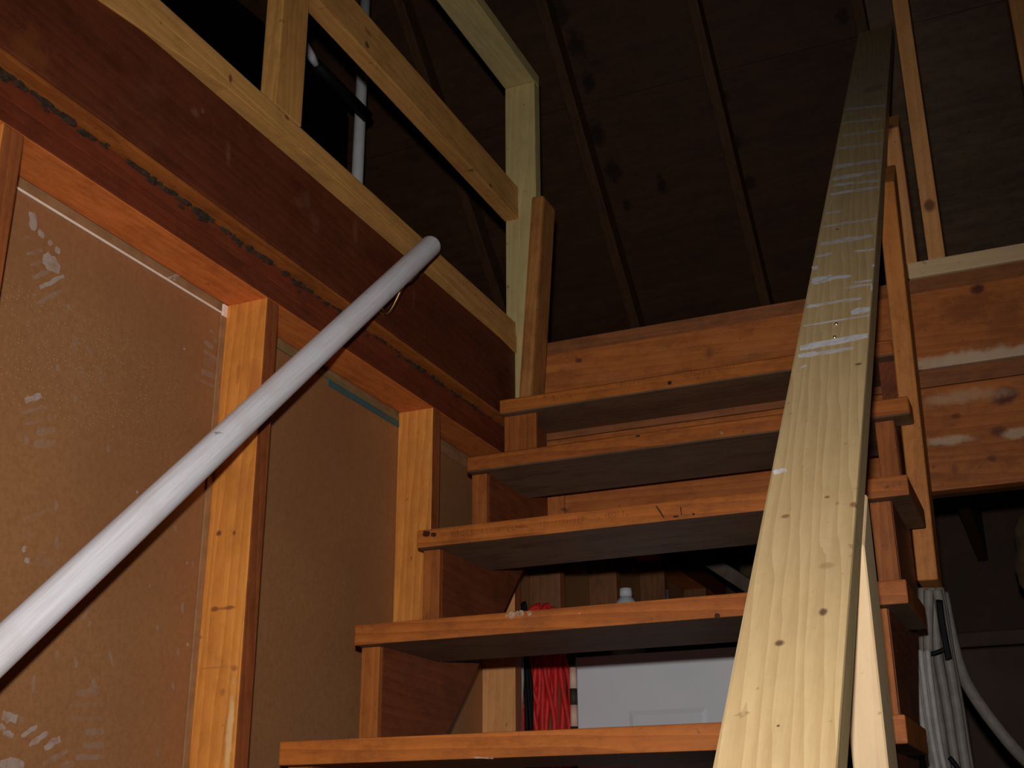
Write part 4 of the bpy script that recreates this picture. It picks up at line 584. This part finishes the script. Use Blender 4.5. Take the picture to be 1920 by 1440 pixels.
# dusty slanted board and a hanging brush-like bundle
q0, q1 = ((-1.149, 4.0093, 0.985), (-0.7985, 3.7093, 0.7115))
tag(board('slanted_board', q0, q1, (.3, 0, 1), .042, .02, M_greybd, None, .002), 'dusty grey board slanting down behind the upper steps', 'board')
def rag(name, c, w, h, label, seed):
    rnd = random.Random(seed); bm = bmesh.new(); n = 16; rings = []
    prof = [(0, .18), (.06, .5), (.2, .8), (.42, .75), (.62, 1.0), (.82, .9), (.95, .6), (1, .25)]
    ph = [rnd.uniform(0, 6) for _ in range(3)]
    for t, rr in prof:
        rings.append([bm.verts.new((math.cos(2*math.pi*k/n)*w*.5*rr*(1+.18*math.sin(5*2*math.pi*k/n+ph[0]+3*t)), math.sin(2*math.pi*k/n)*w*.28*rr*(1+.2*math.sin(4*2*math.pi*k/n+ph[1])), -h*t)) for k in range(n)])
    for a, b in zip(rings, rings[1:]):
        for k in range(n): bm.faces.new((a[k], a[(k+1) % n], b[(k+1) % n], b[k]))
    bm.faces.new(rings[0]); bm.faces.new(rings[-1][::-1]); bmesh.ops.recalc_face_normals(bm, faces=bm.faces[:])
    o = mesh_obj(name, bm, M_cloth, None, (c[0], c[1], c[2]+CZ), None, True); tag(o, label, 'cloth')
rag('tan_rag', (-0.9556, 4.296, 1.0), .10, .22, 'small tan rag hanging under the landing just left of the plank handrail', 2)
rag('tan_rag', (-0.0146, 3.6, 0.8537), .10, .24, 'dim tan rag hanging under the loft at the right edge', 4)
# dark chest far right and a leaning plank
ch = empty('dark_chest', (0.2205, 4.35, -1.354), 'dark brown chest in the gloom under the loft at right', 'chest')
a = (-0.2795, 0.7205, 4.1, 0.6103)
bx('body', a[0], a[1], a[2], a[2]+.5, FZ, a[3]-.05, M_dark, ch, 'x', .006)
bx('lid', a[0]-.012, a[1]+.012, a[2]-.015, a[2]+.51, a[3]-.048, a[3], M_dark, ch, 'x', .006)
# ================================================================== HANGING CABLES AT RIGHT
def strand(P, r, bm, c, n=8):
    tube_into(bm, [Vector(p)-c for p in smooth_path(P, 5)], r, n)
def bundle(name, rows, r, mat, label, parent=None):
    c = Vector(rows[0][0]); bm = bmesh.new()
    for P in rows: strand(P, r, bm, c)
    bmesh.ops.recalc_face_normals(bm, faces=bm.faces[:])
    o = mesh_obj(name, bm, mat, None, (c.x, c.y, c.z+CZ), None, True)
    if parent is not None: reparent(o, parent)
    else: tag(o, label, 'cable')
    return o
big = empty('cable_coil', (-0.2026, 2.5, 0.4695), 'large grey cable coil hanging from the foot of the far rail post, strapped in black', 'cable')
bundle('strands', [[(-0.2195, 2.5, 0.4625), (-0.2227, 2.5, 0.4242), (-0.2304, 2.5, 0.3376), (-0.2251, 2.5, 0.2327), (-0.2211, 2.5, 0.1218), (-0.2138, 2.53, -0.022)], [(-0.2128, 2.515, 0.4646), (-0.214, 2.515, 0.4259), (-0.2181, 2.515, 0.3388), (-0.2139, 2.515, 0.2335), (-0.211, 2.515, 0.1222), (-0.2038, 2.545, -0.0221)], [(-0.203, 2.504, 0.4619), (-0.2035, 2.504, 0.4233), (-0.2064, 2.504, 0.3366), (-0.2015, 2.504, 0.232), (-0.1979, 2.504, 0.1213), (-0.1909, 2.534, -0.0221)], [(-0.1963, 2.52, 0.4641), (-0.1955, 2.52, 0.4253), (-0.196, 2.52, 0.338), (-0.1913, 2.52, 0.2329), (-0.1879, 2.52, 0.1218), (-0.181, 2.55, -0.0222)], [(-0.1879, 2.5, 0.4599), (-0.1858, 2.5, 0.4213), (-0.1839, 2.5, 0.3347), (-0.1793, 2.5, 0.2306), (-0.1762, 2.5, 0.1206), (-0.1695, 2.53, -0.0221)], [(-0.2071, 2.488, 0.4552), (-0.2112, 2.488, 0.4213), (-0.2216, 2.488, 0.3355), (-0.2178, 2.488, 0.2313), (-0.2153, 2.488, 0.1211), (-0.2081, 2.518, -0.0219)], [(-0.1913, 2.486, 0.4535), (-0.1886, 2.486, 0.4193), (-0.1867, 2.486, 0.333), (-0.183, 2.486, 0.2295), (-0.1807, 2.486, 0.1201), (-0.174, 2.516, -0.0219)]], .0095, M_grey, None, big)
for P in [[(-0.1907, 2.475, 0.433), (-0.1907, 2.473, 0.3919), (-0.1889, 2.472, 0.3513), (-0.1872, 2.472, 0.3183)], [(-0.187, 2.475, 0.4317), (-0.1869, 2.473, 0.3916), (-0.1851, 2.472, 0.3511), (-0.1832, 2.472, 0.3201)], [(-0.2237, 2.475, 0.3309), (-0.2066, 2.473, 0.3336), (-0.1894, 2.472, 0.3394)], [(-0.2062, 2.47, 0.1434), (-0.1983, 2.47, 0.1319), (-0.1894, 2.47, 0.1149)]]:
    bundle('strap', [P], .0045, M_black, None, big)['label'] = 'black tie strap'
o = bundle('cable_coil', [[(-0.2414, 2.42, 0.3339), (-0.2423, 2.42, 0.2938), (-0.2417, 2.42, 0.2263), (-0.2393, 2.42, 0.1603), (-0.2356, 2.42, 0.1139), (-0.2264, 2.42, -0.0034)], [(-0.2371, 2.432, 0.3332), (-0.2377, 2.432, 0.2949), (-0.2372, 2.432, 0.2272), (-0.2349, 2.432, 0.1609), (-0.2313, 2.432, 0.1143), (-0.2221, 2.432, -0.0034)], [(-0.229, 2.42, 0.3331), (-0.23, 2.42, 0.2931), (-0.2295, 2.42, 0.2258), (-0.2273, 2.42, 0.1598), (-0.2237, 2.42, 0.1136), (-0.2147, 2.42, -0.0034)], [(-0.2237, 2.432, 0.3323), (-0.2245, 2.432, 0.2941), (-0.2241, 2.432, 0.2266), (-0.2219, 2.432, 0.1604), (-0.2184, 2.432, 0.114), (-0.2095, 2.432, -0.0035)], [(-0.2167, 2.42, 0.3323), (-0.2177, 2.42, 0.2924), (-0.2174, 2.42, 0.2252), (-0.2153, 2.42, 0.1594), (-0.2118, 2.42, 0.1132), (-0.2031, 2.42, -0.0035)]], .0055, M_grey2, 'smaller pale cable coil in front of the large grey one')
o = tube('grey_hose', smooth_path([(-0.1873, 2.57, 0.4626), (-0.1839, 2.57, 0.4009), (-0.1782, 2.57, 0.3433), (-0.168, 2.56, 0.2936), (-0.145, 2.55, 0.2414), (-0.1168, 2.54, 0.1925), (-0.0887, 2.53, 0.1507), (-0.0488, 2.48, 0.1026), (0.0024, 2.46, 0.0387)], 6), .0115, M_grey, None, 12)
tag(o, 'single thick grey hose curving off to the lower right corner', 'hose')
